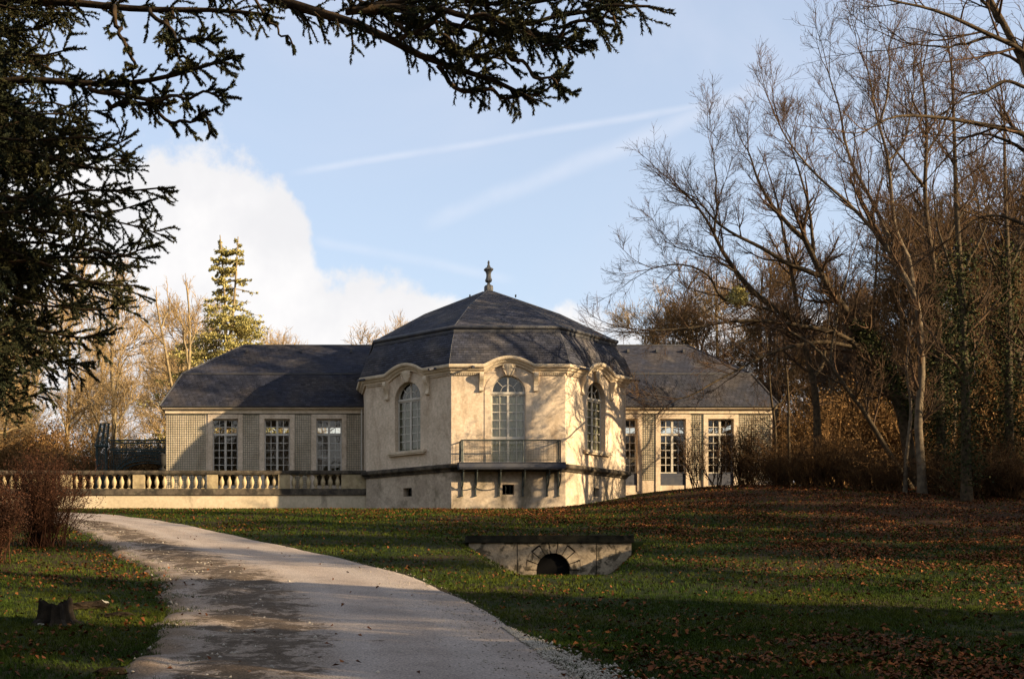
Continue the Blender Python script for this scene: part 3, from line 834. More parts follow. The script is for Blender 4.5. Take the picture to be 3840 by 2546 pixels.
# ------------------------------------------------------------------ the two wings
WY = 66.4
WZ = lambda py: EYE + (CPY - py) * WY / FPX
WX = lambda px: (px - CPX) * WY / FPX
def wing(name, label, x0, x1, wins, panels, zfloor, side):
    """x0 the free end or the end at the pavilion, whichever is further left"""
    base = thing(name, ((x0 + x1) / 2, WY, zfloor), label, 'building')
    zt, zw0, zw1 = 10.86, 7.18, WZ(1570.5)
    hw = .655
    ys_ = WY + 8.2
    xs = [x0] + [v for c in wins for v in (c - hw, c + hw)] + [x1]
    xs = [v for v in xs]
    if xs[1] < x0: xs = xs[1:]; xs[0] = x0
    if xs[-2] > x1: xs = xs[:-1]; xs[-1] = x1
    zs = [4.5, zw0, zw1, zt]
    w = MB()
    for i in range(len(xs) - 1):
        mid = (xs[i] + xs[i + 1]) / 2
        iswin = any(abs(mid - c) < hw for c in wins)
        for k in range(3):
            if iswin and k == 1: continue
            w.face((xs[i], WY, zs[k]), (xs[i + 1], WY, zs[k]), (xs[i + 1], WY, zs[k + 1]), (xs[i], WY, zs[k + 1]))
        if iswin:
            a, b = xs[i], xs[i + 1]; d = WY + .28
            w.face((a, WY, zw0), (a, d, zw0), (a, d, zw1), (a, WY, zw1)); w.face((b, WY, zw0), (b, d, zw0), (b, d, zw1), (b, WY, zw1))
            w.face((a, WY, zw1), (b, WY, zw1), (b, d, zw1), (a, d, zw1)); w.face((a, WY, zw0), (b, WY, zw0), (b, d, zw0), (a, d, zw0))
    w.face((x0, WY, 4.5), (x0, ys_, 4.5), (x0, ys_, zt), (x0, WY, zt)); w.face((x1, WY, 4.5), (x1, ys_, 4.5), (x1, ys_, zt), (x1, WY, zt))
    w.face((x0, ys_, 4.5), (x1, ys_, 4.5), (x1, ys_, zt), (x0, ys_, zt))
    w.build('wall', M['stucco'], base)
    e0, e1 = (x0 - .18, x1) if side < 0 else (x0, x1 + .18)
    # entablature
    c = MB()
    c.box(e0 + (.14 if side < 0 else 0), e1 - (.14 if side > 0 else 0), WY - .04, WY + .3, 10.862, 11.02)
    c.box(e0 + (.08 if side < 0 else 0), e1 - (.08 if side > 0 else 0), WY - .10, WY + .3, 11.022, 11.07)
    c.box(e0, e1, WY - .20, WY + .3, 11.072, 11.15)
    c.build('cornice', M['trim'], base)
    fl = MB(); fl.box(e0 + .1, e1 - .1, WY - .055, WY - .002, 10.815, 10.858); fl.build('cornice_fillet', M['dark_stone'], base)
    gt = MB(); gt.tube([(e0 - .04, WY - .24, 11.19), (e1, WY - .24, 11.19)], .055, 6); gt.build('gutter', M['rooflead'], base)
    # windows
    for ci, cx in enumerate(wins):
        a, b = max(cx - hw, x0), min(cx + hw, x1)
        s = MB(); f0, f1 = max(a - .235, x0), min(b + .235, x1); O = WY - .045
        if cx - hw > x0: s.box(f0, a, O, WY - .001, zw0 - .30, zw1)
        if cx + hw < x1: s.box(b, f1, O, WY - .001, zw0 - .30, zw1)
        s.box(f0, f1, O, WY - .001, zw1 + .001, 10.81); s.build('window_surround', M['stucco'], base)
        if zfloor > 6.9:
            p = MB(); p.box(a, b, WY + .03, WY + .2, zw0 - .02, WZ(1773) - .02); p.build('window_apron', M['lead'], base)
        zb = WZ(1773); zt0, zt1 = WZ(1632), WZ(1624)
        d = WY + .16; m = MB()
        bar = lambda u0, u1, z0, z1, y0=d, y1=d + .06: m.box(max(u0, x0), min(u1, x1), y0, y1, z0, z1)
        L_, R_ = cx - hw, cx + hw
        bar(L_, L_ + .07, zb, zw1); bar(R_ - .07, R_, zb, zw1)
        bar(L_ + .071, R_ - .071, zw1 - .06, zw1); bar(L_ + .071, R_ - .071, zt0, zt1, d - .03, d + .06); bar(L_ + .071, R_ - .071, zb, zb + .05)
        bar(cx - .055, cx + .055, zb + .051, zt0 - .001, d - .01, d + .05); bar(cx - .055, cx + .055, zt1 + .001, zw1 - .061, d - .01, d + .05)
        pane = None; cells = []
        for c0, c1 in ((L_ + .07, cx - .055), (cx + .055, R_ - .07)):
            cm = (c0 + c1) / 2
            for z0, z1, rows in ((zt1, zw1 - .06, 2), (zb + .05, zt0, 5)):
                bar(cm - .017, cm + .017, z0 + .001, z1 - .001, d + .012, d + .044)
                hh = (z1 - z0) / rows
                for i in range(rows):
                    if i: bar(c0 + .001, c1 - .001, z0 + i * hh - .016, z0 + i * hh + .016, d + .013, d + .043)
                    for q0, q1 in ((c0, cm - .012), (cm + .012, c1)): cells.append(((q0 + q1) / 2, z0 + (i + .5) * hh, q1 - q0, hh - .024))
        win = m.build('window', M['frame'], base)
        me = None
        for (x, z, ww, hh) in cells:
            if x < x0 + .02 or x > x1 - .02: continue
            key = (name, round(ww, 2), round(hh, 2))
            if key not in PANES:
                PANES[key] = MB().box(-ww / 2, ww / 2, -.003, .003, -hh / 2, hh / 2).build('pane', M['glass'], mesh_only=True)
            o = link('pane', PANES[key], M['glass'], win, np.array((x, d + .028, z)) - wloc(base))
            o.rotation_euler = ((RP.rand() - .5) * .012, 0, (RP.rand() - .5) * .02)
    # trellis panels
    for (a, b, z0, z1) in panels:
        t = MB(); bk = MB()
        nv = max(2, int(round((b - a) / .118)))
        for i in range(nv + 1):
            x = a + (b - a) * i / nv
            t.box(x - .007, x + .007, WY - .032, WY - .019, z0, z1)
        for z in np.arange(z0, z1 + .01, .118): t.box(a - .01, b + .01, WY - .018, WY - .004, z - .007, z + .007)
        tag(t.build('trellis_panel', M['trellis'], base), kind='stuff')
    # mansard roof, hipped at the free end
    r = rs(21 if side < 0 else 22)
    ye, ze, yb, zbk, yr, zr = WY - .28, 11.20, WY + .85, 13.03, WY + 4.1, 15.10
    if side < 0: xe, xb, xr, xi = x0 - .30, x0 + .78, PX(912, 0, yr)[0], x1 + .5
    else: xe, xb, xr, xi = x1 + .30, x1 - .78, PX(2579, 0, yr)[0], x0 - .5
    yB, yE = 2 * yr - yb, 2 * yr - ye
    m = MB(); nb = NB(); 
    quads = [((xi, ye, ze), (xe, ye, ze), (xb, yb, zbk), (xi, yb, zbk)), ((xi, yb, zbk), (xb, yb, zbk), (xr, yr, zr), (xi, yr, zr)),
             ((xi, yE, ze), (xe, yE, ze), (xb, yB, zbk), (xi, yB, zbk)), ((xi, yB, zbk), (xb, yB, zbk), (xr, yr, zr), (xi, yr, zr)),
             ((xe, ye, ze), (xe, yE, ze), (xb, yB, zbk), (xb, yb, zbk)), ((xb, yb, zbk), (xb, yB, zbk), (xr, yr, zr), (xr, yr, zr))]
    for q in quads: m.face(*q)
    m.face((xi, ye, ze), (xe, ye, ze), (xe, yE, ze), (xi, yE, ze))
    rf = m.build('roof', M['slate_wing'], base)
    for q in (quads[0], quads[1], quads[4]): slates(nb, *q, rng=r)
    tag(nb.build('slates', M['slate_wing'], rf), kind='stuff')
    br = MB(); s = .10
    br.hexa([(x, y, z) for z in (zbk - .03, zbk + .035) for y in (yb - .06, yb + .03) for x in (min(xi, xb), max(xi, xb))]); br.build('break_flashing', M['rooflead'], rf)
    for pts in (((xi, yr, zr + .02), (xr, yr, zr + .02)), ((xb, yb, zbk + .02), (xr, yr, zr + .02)), ((xe, ye, ze + .02), (xb, yb, zbk + .02))):
        MB().tube(pts, .05, 6).build('ridge_roll', M['rooflead'], rf)
    for px in ((926, 1129, 1316) if side < 0 else (2352, 2460, 2560)):
        c = PX(px, 1322, yr - .7); MB().box(c[0] - .06, c[0] + .06, c[1] - .25, c[1] + .1, zr - .52, zr - .36).build('roof_hook', M['rooflead'], rf)
    return base
PANES = {}; RP = rs(5)
XL0, XL1 = WX(622), PCX - AP + .002
wl = wing('garden_wing', 'long low wing with slate mansard roof behind the stone balustrade', XL0, XL1 + .25, [WX(845), WX(1039.5), WX(1234)],
          [(WX(626), WX(770), 6.75, 10.79), (WX(912), WX(969), 6.75, 10.79), (WX(1107), WX(1164), 6.75, 10.79), (WX(1301), WX(1362), 6.75, 10.79)], 6.7, -1)
XR0, XR1 = PCX + AP - .25, WX(2896)
wr = wing('garden_wing', 'slate roofed wing half hidden behind bare trees and brown bushes', XR0, XR1, [WX(2341.6), WX(2523.7), WX(2702.9)],
          [(WX(2408), WX(2466), 7.45, 10.79), (WX(2583), WX(2643), 7.45, 10.79), (WX(2761), WX(2889), 7.45, 10.79)], 7.1, 1)
# downpipe in the angle between wing and pavilion
MB().tube([(XL1 - .10, WY - .12, 11.1), (XL1 - .10, WY - .12, 6.75)], .045, 8).build('downpipe', M['frame'], wl)

# ------------------------------------------------------------------ terrace, retaining wall and balustrade
BY = 63.98
BZ = lambda py: EYE + (CPY - py) * BY / FPX
BX = lambda px: (px - CPX) * BY / FPX
XEND = -17.0
tr_ = MB(); tr_.box(-40, XL1 + .02, BY + .42, 82, 4.0, 6.70); tag(tr_.build('terrace', M['ground']), kind='structure')
rw = MB(); rw.box(XEND, XL1 + .01, BY, BY + .419, 4.6, 6.497); tag(rw.build('retaining_wall', M['retaining']), 'cream rendered terrace wall under the balustrade', 'wall')
def build_balustrade():
    b = thing('balustrade', (-6, BY, 6.5), 'weathered stone balustrade along the terrace left of the pavilion', 'balustrade')
    zr1, zr0, zb1, zb0 = BZ(1764), BZ(1778.5), BZ(1832), 6.50
    m = MB(); m.box(XEND, XL1, BY - .07, BY + .36, zb0, zb0 + .25); m.box(XEND, XL1, BY - .03, BY + .33, zb0 + .252, zb1); m.build('base_course', M['dark_stone'], b)
    m = MB(); xs = np.arange(XEND, XL1, 1.79)
    for i, x in enumerate(xs):
        x1 = min(x + 1.787, XL1)
        t = MB(); t.box(x, x1, BY - .08, BY + .36, zr0 + .05, zr1 - .015); t.box(x + .002, x1 - .002, BY - .05, BY + .33, zr0, zr0 + .048); t.box(x + .003, x1 - .003, BY - .055, BY + .335, zr1 - .013, zr1)
        t.build('coping_stone', M['dark_stone'], b)
    piers = [(BX(248 - 22), BX(248 + 22)), (BX(498), BX(543)), (BX(776), BX(817)), (BX(1043), BX(1088)), (BX(1280), XL1 - .01)]
    for a, c in piers:
        p = MB(); p.box(a, c, BY - .02, BY + .30, zb1 + .002, zr0 - .002); p.build('pier', M['baluster'], b)
    H = zr0 - zb1
    prof = [(.085, .0), (.085, .06), (.06, .075), (.055, .12), (.075, .20), (.105, .30), (.120, .40), (.122, .48), (.108, .58), (.078, .68), (.055, .78), (.058, .86), (.08, .90), (.08, .935)]
    me = MB()
    me.lathe([(r, z * H) for r, z in prof], (0, 0, 0), 10)
    me.box(-.10, .10, -.10, .10, 0, .055 * H); me.box(-.115, .115, -.11, .11, .93 * H, H - .002)
    mesh = me.build('baluster', M['baluster'], mesh_only=True)
    for p in mesh.polygons: p.use_smooth = False
    ends = [(XEND, piers[0][0])] + [(piers[i][1], piers[i + 1][0]) for i in range(4)]
    for a, c in ends:
        n = max(1, int(round((c - a) / .362)))
        for i in range(n):
            o = link('baluster', mesh, M['baluster'], b, np.array((a + (i + .5) * (c - a) / n, BY + .14, zb1 + .001)) - wloc(b))
            o.rotation_euler = (0, 0, RP.rand() * .2)
build_balustrade()
def build_urn():
    c = (BX(608), BY + .14, BZ(1764) + .001)
    m = MB(); m.box(c[0] - .17, c[0] + .17, c[1] - .17, c[1] + .17, c[2], c[2] + .07)
    m.lathe([(.15, .07), (.12, .10), (.07, .15), (.065, .20), (.12, .25), (.165, .36), (.18, .50), (.175, .64), (.15, .73), (.17, .77), (.175, .80), (.12, .83), (.06, .87), (.02, .89)], c, 14)
    tag(m.build('garden_urn', M['terra'], None, True, origin=c), 'dark closed garden urn standing on the balustrade rail', 'urn')
build_urn()

# ------------------------------------------------------------------ green trellis arcade beside the left wing
def build_treillage():
    Y = 69.5; X = lambda px: (px - CPX) * Y / FPX; Z = lambda py: EYE + (CPY - py) * Y / FPX
    b = thing('trellis_arcade', (X(500), Y, 6.7), 'dark green openwork trellis arcade with an obelisk pillar', 'trellis')
    zt, zs, za = Z(1648), Z(1683), Z(1727)
    xl, xr = X(411), XL0 - .02
    # lattice wall with an arched opening
    n = MB(); xc, ra = (X(430) + xr + .35) / 2, None
    hw = (xr + .35 - X(430)) / 2
    arch = lambda x, top: Z(1765) - .4 + (top - Z(1765) + .4) * math.sqrt(max(0, 1 - ((x - xc) / hw) ** 2))
    for dy in (0, 1.3):
        for x in np.arange(xl, xr, .115 if dy == 0 else .35):
            z0 = arch(x, za) if abs(x - xc) < hw else 6.7
            n.box(x - .012, x + .012, Y + dy, Y + dy + .02, max(6.7, z0), zt)
        for z in np.arange(6.8, zt, .115 if dy == 0 else .35):
            xsn = np.linspace(xl, xr, 60)
            for a, c in zip(xsn[:-1], xsn[1:]):
                m_ = (a + c) / 2
                if abs(m_ - xc) < hw and z < arch(m_, za): continue
                n.box(a, c, Y + dy + .021, Y + dy + .04, z - .012, z + .012)
    tag(n.build('lattice', M['treillage'], b), kind='stuff')
    for dy in (-.02, 1.3):
        for z, h in ((zt, .07), (zs, .10)):
            m = MB(); m.box(xl, xr, Y + dy - .03, Y + dy + .05, z - h, z); m.build('rail', M['treillage'], b)
        for top, r in ((za, .035), (Z(1703), .03)):
            xs = np.linspace(xc - hw, min(xc + hw, xr), 26)
            pts = [(x, Y + dy, max(6.7, arch(x, top))) for x in xs]
            MB().tube(pts, r, 6).build('arch_rib', M['treillage'], b)
    # pillar with steep lattice roof
    x0, x1 = X(364), X(399); zc = Z(1676); p = MB(); w = x1 - x0
    for x, y in ((x0, Y - .3), (x1, Y - .3), (x0, Y - .3 + w), (x1, Y - .3 + w)):
        MB().box(x - .035, x + .035, y - .035, y + .035, 6.7, zc).build('pillar_post', M['treillage'], b)
    for z in np.arange(6.8, zc, .12):
        p.box(x0, x1, Y - .33, Y - .31, z - .012, z + .012); p.box(x0, x1, Y - .29 + w, Y - .27 + w, z - .012, z + .012)
    for x in np.linspace(x0, x1, 6)[1:-1]: p.box(x - .012, x + .012, Y - .35, Y - .335, 6.7, zc)
    MB().box(x0 - .09, x1 + .09, Y - .40, Y - .2 + w, zc, zc + .09).build('pillar_cap', M['treillage'], b)
    zt2 = Z(1588); tx0, tx1 = X(378), X(408)
    for (a, c) in ((x0 - .03, tx0), ((x0 + x1) / 2, (tx0 + tx1) / 2), (x1 + .03, tx1)):
        MB().tube([(a, Y - .3, zc + .09), (c, Y - .12, zt2)], .035, 5).build('roof_rib', M['treillage'], b)
        MB().tube([(a, Y - .3 + w, zc + .09), (c, Y - .2 + w * .7, zt2)], .035, 5).build('roof_rib', M['treillage'], b)
    for t in np.linspace(.05, 1, 13):
        a, c = x0 - .03 + (tx0 - x0 + .03) * t, x1 + .03 + (tx1 - x1 - .03) * t
        z = zc + .09 + (zt2 - zc - .09) * t; p.box(a, c, Y - .31 + .18 * t, Y - .29 + .18 * t, z - .012, z + .012); p.box(a, c, Y - .3 + w - .1 * t, Y - .28 + w - .1 * t, z - .012, z + .012)
    tag(p.build('pillar_lattice', M['treillage'], b), kind='stuff')
build_treillage()

# ------------------------------------------------------------------ culvert mouth in the lawn
def build_culvert():
    Y = CULV_Y; X = lambda px: (px - CPX) * Y / FPX; Z = lambda py: EYE + (CPY - py) * Y / FPX
    b = thing('culvert_wall', (CULV_X, Y, 2.2), 'low stone culvert wall with a small arch set into the lawn bank', 'wall')
    z1, z0, zsp = Z(2034), 1.7, Z(2136)
    ri, ro = .50, .82
    # backing wall with the arched opening, set back behind the stones
    w = MB(); xs = sorted(set([X(1757), X(2369)] + [CULV_X + ri * math.sin(p) for p in np.linspace(-math.pi / 2, math.pi / 2, 21)]))
    for a, c in zip(xs[:-1], xs[1:]):
        m_ = (a + c) / 2
        za = zsp + math.sqrt(max(0, ri ** 2 - (a - CULV_X) ** 2)); zc = zsp + math.sqrt(max(0, ri ** 2 - (c - CULV_X) ** 2))
        if abs(m_ - CULV_X) > ri: za = zc = z0
        w.face((a, Y + .06, za), (c, Y + .06, zc), (c, Y + .06, z1), (a, Y + .06, z1))
        if abs(m_ - CULV_X) < ri: w.face((a, Y + .06, za), (c, Y + .06, zc), (c, Y + 3, zc), (a, Y + 3, za))
    w.build('backing', M['mortar'], b)
    tun = MB(); tun.face((CULV_X - .7, Y + .13, 1.5), (CULV_X + .7, Y + .13, 1.5), (CULV_X + .7, Y + .13, 3.0), (CULV_X - .7, Y + .13, 3.0))  # near-black panel just inside the arch, shade of a deep culvert painted in
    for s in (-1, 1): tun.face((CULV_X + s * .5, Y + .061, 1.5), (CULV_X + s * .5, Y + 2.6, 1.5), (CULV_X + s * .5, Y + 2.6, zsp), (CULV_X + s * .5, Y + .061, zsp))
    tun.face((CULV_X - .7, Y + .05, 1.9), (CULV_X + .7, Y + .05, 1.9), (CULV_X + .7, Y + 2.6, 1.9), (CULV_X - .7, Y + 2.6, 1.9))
    tun.build('painted_tunnel_shade', M['dark'], b)
    for i in range(9):
        p0, p1 = math.pi * (i + .06) / 9, math.pi * (i + .94) / 9
        v = MB(); y0 = Y - .015 - .012 * ((i * 7) % 3); rr = ro + (.015 if i % 2 else -.02)
        v.hexa([(CULV_X - r * math.cos(p), y, zsp + r * math.sin(p)) for y in (y0, Y + .3) for r in (ri - .004, rr) for p in (p0, p1)])
        v.build('voussoir', M['culvert'], b)
    v = MB()   # stones below the springing
    for s in (-1, 1): MB().box(*sorted((CULV_X + s * (ri - .003), CULV_X + s * ro)), Y - .01, Y + .3, z0, zsp - .012).build('jamb_stone', M['culvert'], b)
    # wall stones, in courses, cut round the arch
    r = rs(8)
    def block(x0, x1, za, zb, d):
        """a wall stone, its edge towards the arch following the curve"""
        R = ro + .022
        n = 17; lo = []
        xs_ = np.linspace(x0, x1, n)
        cut = [max(za, (zsp + math.sqrt(max(0, R * R - (x - CULV_X) ** 2))) if abs(x - CULV_X) < R else za) for x in xs_]
        m = MB(); done = False
        for i in range(n - 1):
            c0, c1 = min(cut[i], zb), min(cut[i + 1], zb)
            if zb - c0 < .002 and zb - c1 < .002: continue
            done = True
            m.face((xs_[i], Y - d, c0), (xs_[i + 1], Y - d, c1), (xs_[i + 1], Y - d, zb), (xs_[i], Y - d, zb))
            m.face((xs_[i], Y - d, c0), (xs_[i + 1], Y - d, c1), (xs_[i + 1], Y + .07, c1), (xs_[i], Y + .07, c0))
            m.face((xs_[i], Y - d, zb), (xs_[i + 1], Y - d, zb), (xs_[i + 1], Y + .07, zb), (xs_[i], Y + .07, zb))
        for x, c in ((x0, cut[0]), (x1, cut[-1])):
            if zb - c > .003: m.face((x, Y - d, c), (x, Y + .07, c), (x, Y + .07, zb), (x, Y - d, zb))
        if done: m.build('wall_stone', M['culvert'], b)
    g = .012
    zc = [z0, z1]
    cuts = {0: [X(1757), X(1939.5), CULV_X, X(2236), X(2369)]}
    for k in range(1):
        for a, c in zip(cuts[k][:-1], cuts[k][1:]):
            block(a + g, c - g, zc[k] + .006, zc[k + 1] - .006, .0 + r.rand() * .018)
    capx = [X(1750), X(1900), X(2010), X(2120), X(2236), X(2375)]
    for a, c in zip(capx[:-1], capx[1:]):
        MB().box(a + .004, c - .004, Y - .09 - r.rand() * .015, Y + .38, z1 + .003, Z(2008) + r.rand() * .015).build('cap_stone', M['cap'], b)
build_culvert()

# ------------------------------------------------------------------ trees
def rand_dirs(r, n):
    v = r.randn(n, 3); return v / np.linalg.norm(v, axis=1, keepdims=True)
def unit(v): return v / (np.linalg.norm(v, axis=-1, keepdims=True) + 1e-9)
def offshoots(r, P, R, count, f0, f1, ang, length, ratio, rmin, n, trop, wob, taper=.25, len_fall=.5, flat=None):
    """branches growing from polylines P (N,k,3) with radii R; count per polyline"""
    N, k, _ = P.shape
    cnt = np.broadcast_to(np.asarray(count), (N,)).astype(int)
    par = np.repeat(np.arange(N), cnt); m = len(par)
    if m == 0: return np.zeros((0, n, 3)), np.zeros((0, n))
    f = f0 + (f1 - f0) * r.rand(m)
    g = f * (k - 1); i = np.minimum(g.astype(int), k - 2); t = (g - i)[:, None]
    S = P[par, i] * (1 - t) + P[par, i + 1] * t
    T = unit(P[par, i + 1] - P[par, i])
    pr = R[par, i] * (1 - t[:, 0]) + R[par, i + 1] * t[:, 0]
    q = rand_dirs(r, m)
    if flat is not None: q = q * np.array(flat)
    q = unit(q - (q * T).sum(1, keepdims=True) * T)
    a = np.radians(ang[0] + (ang[1] - ang[0]) * r.rand(m))[:, None]
    D = unit(T * np.cos(a) + q * np.sin(a))
    L = (length[0] + (length[1] - length[0]) * r.rand(m)) * (1 - len_fall * f)
    out = np.empty((m, n, 3)); out[:, 0] = S
    step = (L / (n - 1))[:, None]
    up = np.array([0, 0, 1.0])
    for j in range(1, n):
        D = unit(D + up * trop + r.randn(m, 3) * wob)
        out[:, j] = out[:, j - 1] + D * step
    r0 = np.maximum(np.minimum(pr * ratio, pr), rmin)
    rad = r0[:, None] * np.linspace(1, taper, n)[None]
    rad = np.maximum(rad, rmin * .6)
    return out, rad

def limb(pts, n=14, wob=.0, r=None):
    P = smooth_pts(resample(np.asarray(pts, float), n), 1)
    if wob and r is not None:
        w = smooth_pts(r.randn(n, 3), 2) * wob; w[0] = 0; P = P + w
    return P
def buds(r, P, size, per=2):
    """tiny bud and seed tufts at the ends of twigs"""
    N, k, _ = P.shape
    t = r.rand(N * per)[:, None] ** .5
    a = np.repeat(P[:, -2], per, 0); b = np.repeat(P[:, -1], per, 0)
    c = a + (b - a) * t
    d = rand_dirs(r, len(c)) * size * (.5 + r.rand(len(c), 1)); e = rand_dirs(r, len(c)) * size * (.4 + .6 * r.rand(len(c), 1))
    V = np.stack([c, c + d, c + e], 1).reshape(-1, 3)
    return V, np.arange(len(V)).reshape(-1, 3)

def bare_tree(name, label, mains, seed, category='tree', group=None, c1=5, l1=(1.6, 3.6), c2=6, l2=(.8, 1.9), c3=5, l3=(.35, .9), bark='bark', twig='twig', rmin=.0068, trop=.10, budsize=.026, f1=.25, base=None, ang=(28, 62)):
    """mains: list of (points, r0, r1); the first is the trunk. Grows three orders of branches on them"""
    r = rs(seed)
    base = np.array(mains[0][0][0]) if base is None else base
    t = thing(name, base, label, category, group)
    tr = NB(); cr = NB()
    for mi, (pts, r0, r1) in enumerate(mains):
        P = limb(pts, 16, .05 if mi else .03, r)
        R = np.linspace(r0, r1, 16)
        if mi == 0: R[0] *= 1.25; R[1] *= 1.06
        V, F = tubes(P[None], R[None], 9); tr.add(V, F, .5)
        L = np.linalg.norm(np.diff(P, axis=0), axis=1).sum()
        P1, R1 = offshoots(r, P[None], R[None], max(2, int(L * c1 / 5)), f1 if mi == 0 else .12, 1.0, ang, l1, .55, rmin * 2.2, 8, trop, .13)
        # the limb's own end goes on as a thin shoot
        E, ER = offshoots(r, P[None], R[None], 3, .97, 1.0, (5, 25), l1, .9, rmin * 2.0, 8, trop, .10, len_fall=0)
        P1 = np.concatenate([P1, E]); R1 = np.concatenate([R1, ER])
        V, F = tubes(P1, R1, 5); cr.add(V, F, np.repeat(.3 + .4 * r.rand(len(P1)), 8 * 5))
        P2, R2 = offshoots(r, P1, R1, c2, .2, 1.0, (25, 60), l2, .55, rmin * 1.4, 6, trop * 1.2, .15)
        V, F = tubes(P2, R2, 4); cr.add(V, F, np.repeat(.3 + .5 * r.rand(len(P2)), 6 * 4))
        P3, R3 = offshoots(r, P2, R2, c3, .15, 1.0, (20, 60), l3, .6, rmin, 4, trop * 1.4, .18)
        V, F = tubes(P3, R3, 3); cr.add(V, F, np.repeat(.3 + .7 * r.rand(len(P3)), 4 * 3))
        if budsize:
            V, F = buds(r, P3, budsize); cr.add(V, F, np.repeat(.5 + .5 * r.rand(len(F)), 3))
    tr.build('trunk', M[bark], t, True)
    cr.build('crown', M[twig], t)
    return t

def path(pts, Y0, Y1=None):
    """limb traced over the photograph; it runs from distance Y0 to Y1"""
    Y1 = Y0 if Y1 is None else Y1
    ys = np.linspace(Y0, Y1, len(pts))
    return [PX(p[0], p[1], y) for p, y in zip(pts, ys)]
def on_ground(p):
    q = np.array(p, float); q[2] = float(height(q[0], q[1])) - .05; return q
def trunk_path(pts, Y0, Y1=None):
    P = path(pts, Y0, Y1); P[0] = on_ground(P[0]); return P

def generic_tree(seed, h, spread, twig, bark, c2=6, c3=5, rmin=.014, crook=.25, budsize=0, l2=(.9, 2.2), l3=(.45, 1.0)):
    """returns (trunk mesh, crown mesh), standing at the origin"""
    r = rs(seed); tr = NB(); cr = NB()
    k = 12; z = np.linspace(0, h, k)
    w = smooth_pts(r.randn(k, 3), 1) * crook; w[:, 2] = 0; w[0] = 0
    P = np.stack([np.zeros(k), np.zeros(k), z], -1) + np.cumsum(w, 0) * .35
    R = np.linspace(h * .017, h * .003, k); R[0] *= 1.4
    V, F = tubes(P[None], R[None], 8); tr.add(V, F)
    P0, R0 = offshoots(r, P[None], R[None], 15, .22, .97, (30, 72), (spread * .8, spread * 1.6), .55, .03, 10, .05, .15, len_fall=.45)
    V, F = tubes(P0, R0, 6); tr.add(V, F)
    P1, R1 = offshoots(r, P0, R0, 6, .25, 1, (25, 55), (1.2, 2.8), .6, rmin * 2, 7, .09, .14)
    Q = np.concatenate([P1]); QR = R1
    V, F = tubes(Q, QR, 4); cr.add(V, F, np.repeat(.3 + .4 * r.rand(len(Q)), 7 * 4))
    P2, R2 = offshoots(r, np.concatenate([P1]), R1, c2, .2, 1, (25, 55), l2, .6, rmin * 1.3, 5, .1, .16)
    V, F = tubes(P2, R2, 3); cr.add(V, F, np.repeat(.3 + .5 * r.rand(len(P2)), 5 * 3))
    P3, R3 = offshoots(r, P2, R2, c3, .2, 1, (25, 55), l3, .7, rmin, 3, .1, .2)
    V, F = tubes(P3, R3, 3); cr.add(V, F, np.repeat(.3 + .7 * r.rand(len(P3)), 3 * 3))
    if budsize:
        V, F = buds(r, P3, budsize, 3); cr.add(V, F, np.repeat(.4 + .6 * r.rand(len(F)), 3))
    return tr, cr
# the big trees right of the pavilion, limb by limb
TA = 59.0
treeA = bare_tree('leaning_tree', 'large bare tree leaning left with ivy wrapped round its slanting trunk', [
    (trunk_path([(3420, 1838), (3405, 1650), (3375, 1520), (3300, 1380), (3206, 1206), (3155, 1142), (3072, 1034), (3052, 963), (3018, 898)], TA, TA), .30, .11),
    (path([(3072, 1034), (2959, 989), (2835, 914), (2755, 877), (2690, 835), (2640, 770)], TA, TA - .5), .12, .035),
    (path([(3018, 898), (2959, 845), (2900, 780), (2862, 721), (2825, 630), (2800, 560)], TA, TA + 1), .11, .03),
    (path([(3320, 1420), (3217, 1289), (3165, 1250), (3078, 1236), (2897, 1203), (2753, 1199), (2600, 1229), (2440, 1245)], TA, TA - 1.0), .14, .03),
    (path([(3190, 1300), (3098, 1274), (2959, 1298), (2839, 1346), (2729, 1408), (2600, 1480), (2530, 1500)], TA - .2, TA - 1.5), .10, .025),
    (path([(3050, 960), (3040, 830), (3010, 700), (2985, 590), (2960, 520)], TA, TA + 1.5), .08, .025),
], 101, c1=7, c2=9, c3=8, trop=.06)
TB = 60.5
treeB = bare_tree('spreading_tree', 'dark bare tree with wide low limbs reaching over the right wing roof', [
    (trunk_path([(3072, 1826), (3067, 1619), (3059, 1456), (3045, 1418), (3021, 1308), (2997, 1222), (2985, 1150), (2970, 1016), (2943, 909), (2925, 800)], TB, TB), .20, .05),
    (path([(2992, 1212), (2930, 1170), (2852, 1123), (2755, 1016), (2701, 930), (2680, 872), (2637, 797), (2560, 720)], TB, TB - .5), .17, .03),
    (path([(2930, 1170), (2777, 1134), (2696, 1123), (2669, 1038), (2605, 1000), (2514, 987), (2440, 1010)], TB - .3, TB - 1.2), .09, .022),
    (path([(2680, 872), (2685, 760), (2680, 660), (2676, 560)], TB - .45, TB - .3), .06, .02),
    (path([(3045, 1418), (3085, 1380), (3095, 1290), (3110, 1180)], TB, TB + 1), .10, .04),
    (path([(2755, 1016), (2690, 975), (2620, 950), (2540, 930)], TB - .3, TB - .8), .05, .02),
], 102, c1=7, c2=9, c3=8, trop=.06)
TC = 57.5
treeC = bare_tree('slim_leaning_tree', 'slim bare trunk slanting up to the left through the undergrowth', [
    (trunk_path([(3420, 1830), (3294, 1628), (3232, 1528), (3174, 1456), (3117, 1365), (3078, 1317), (3020, 1275), (2950, 1240)], TC, TC), .13, .05),
    (path([(3117, 1365), (3130, 1250), (3150, 1100), (3190, 990)], TC, TC + 1), .05, .02)], 103, c1=5)
TD = 55.0
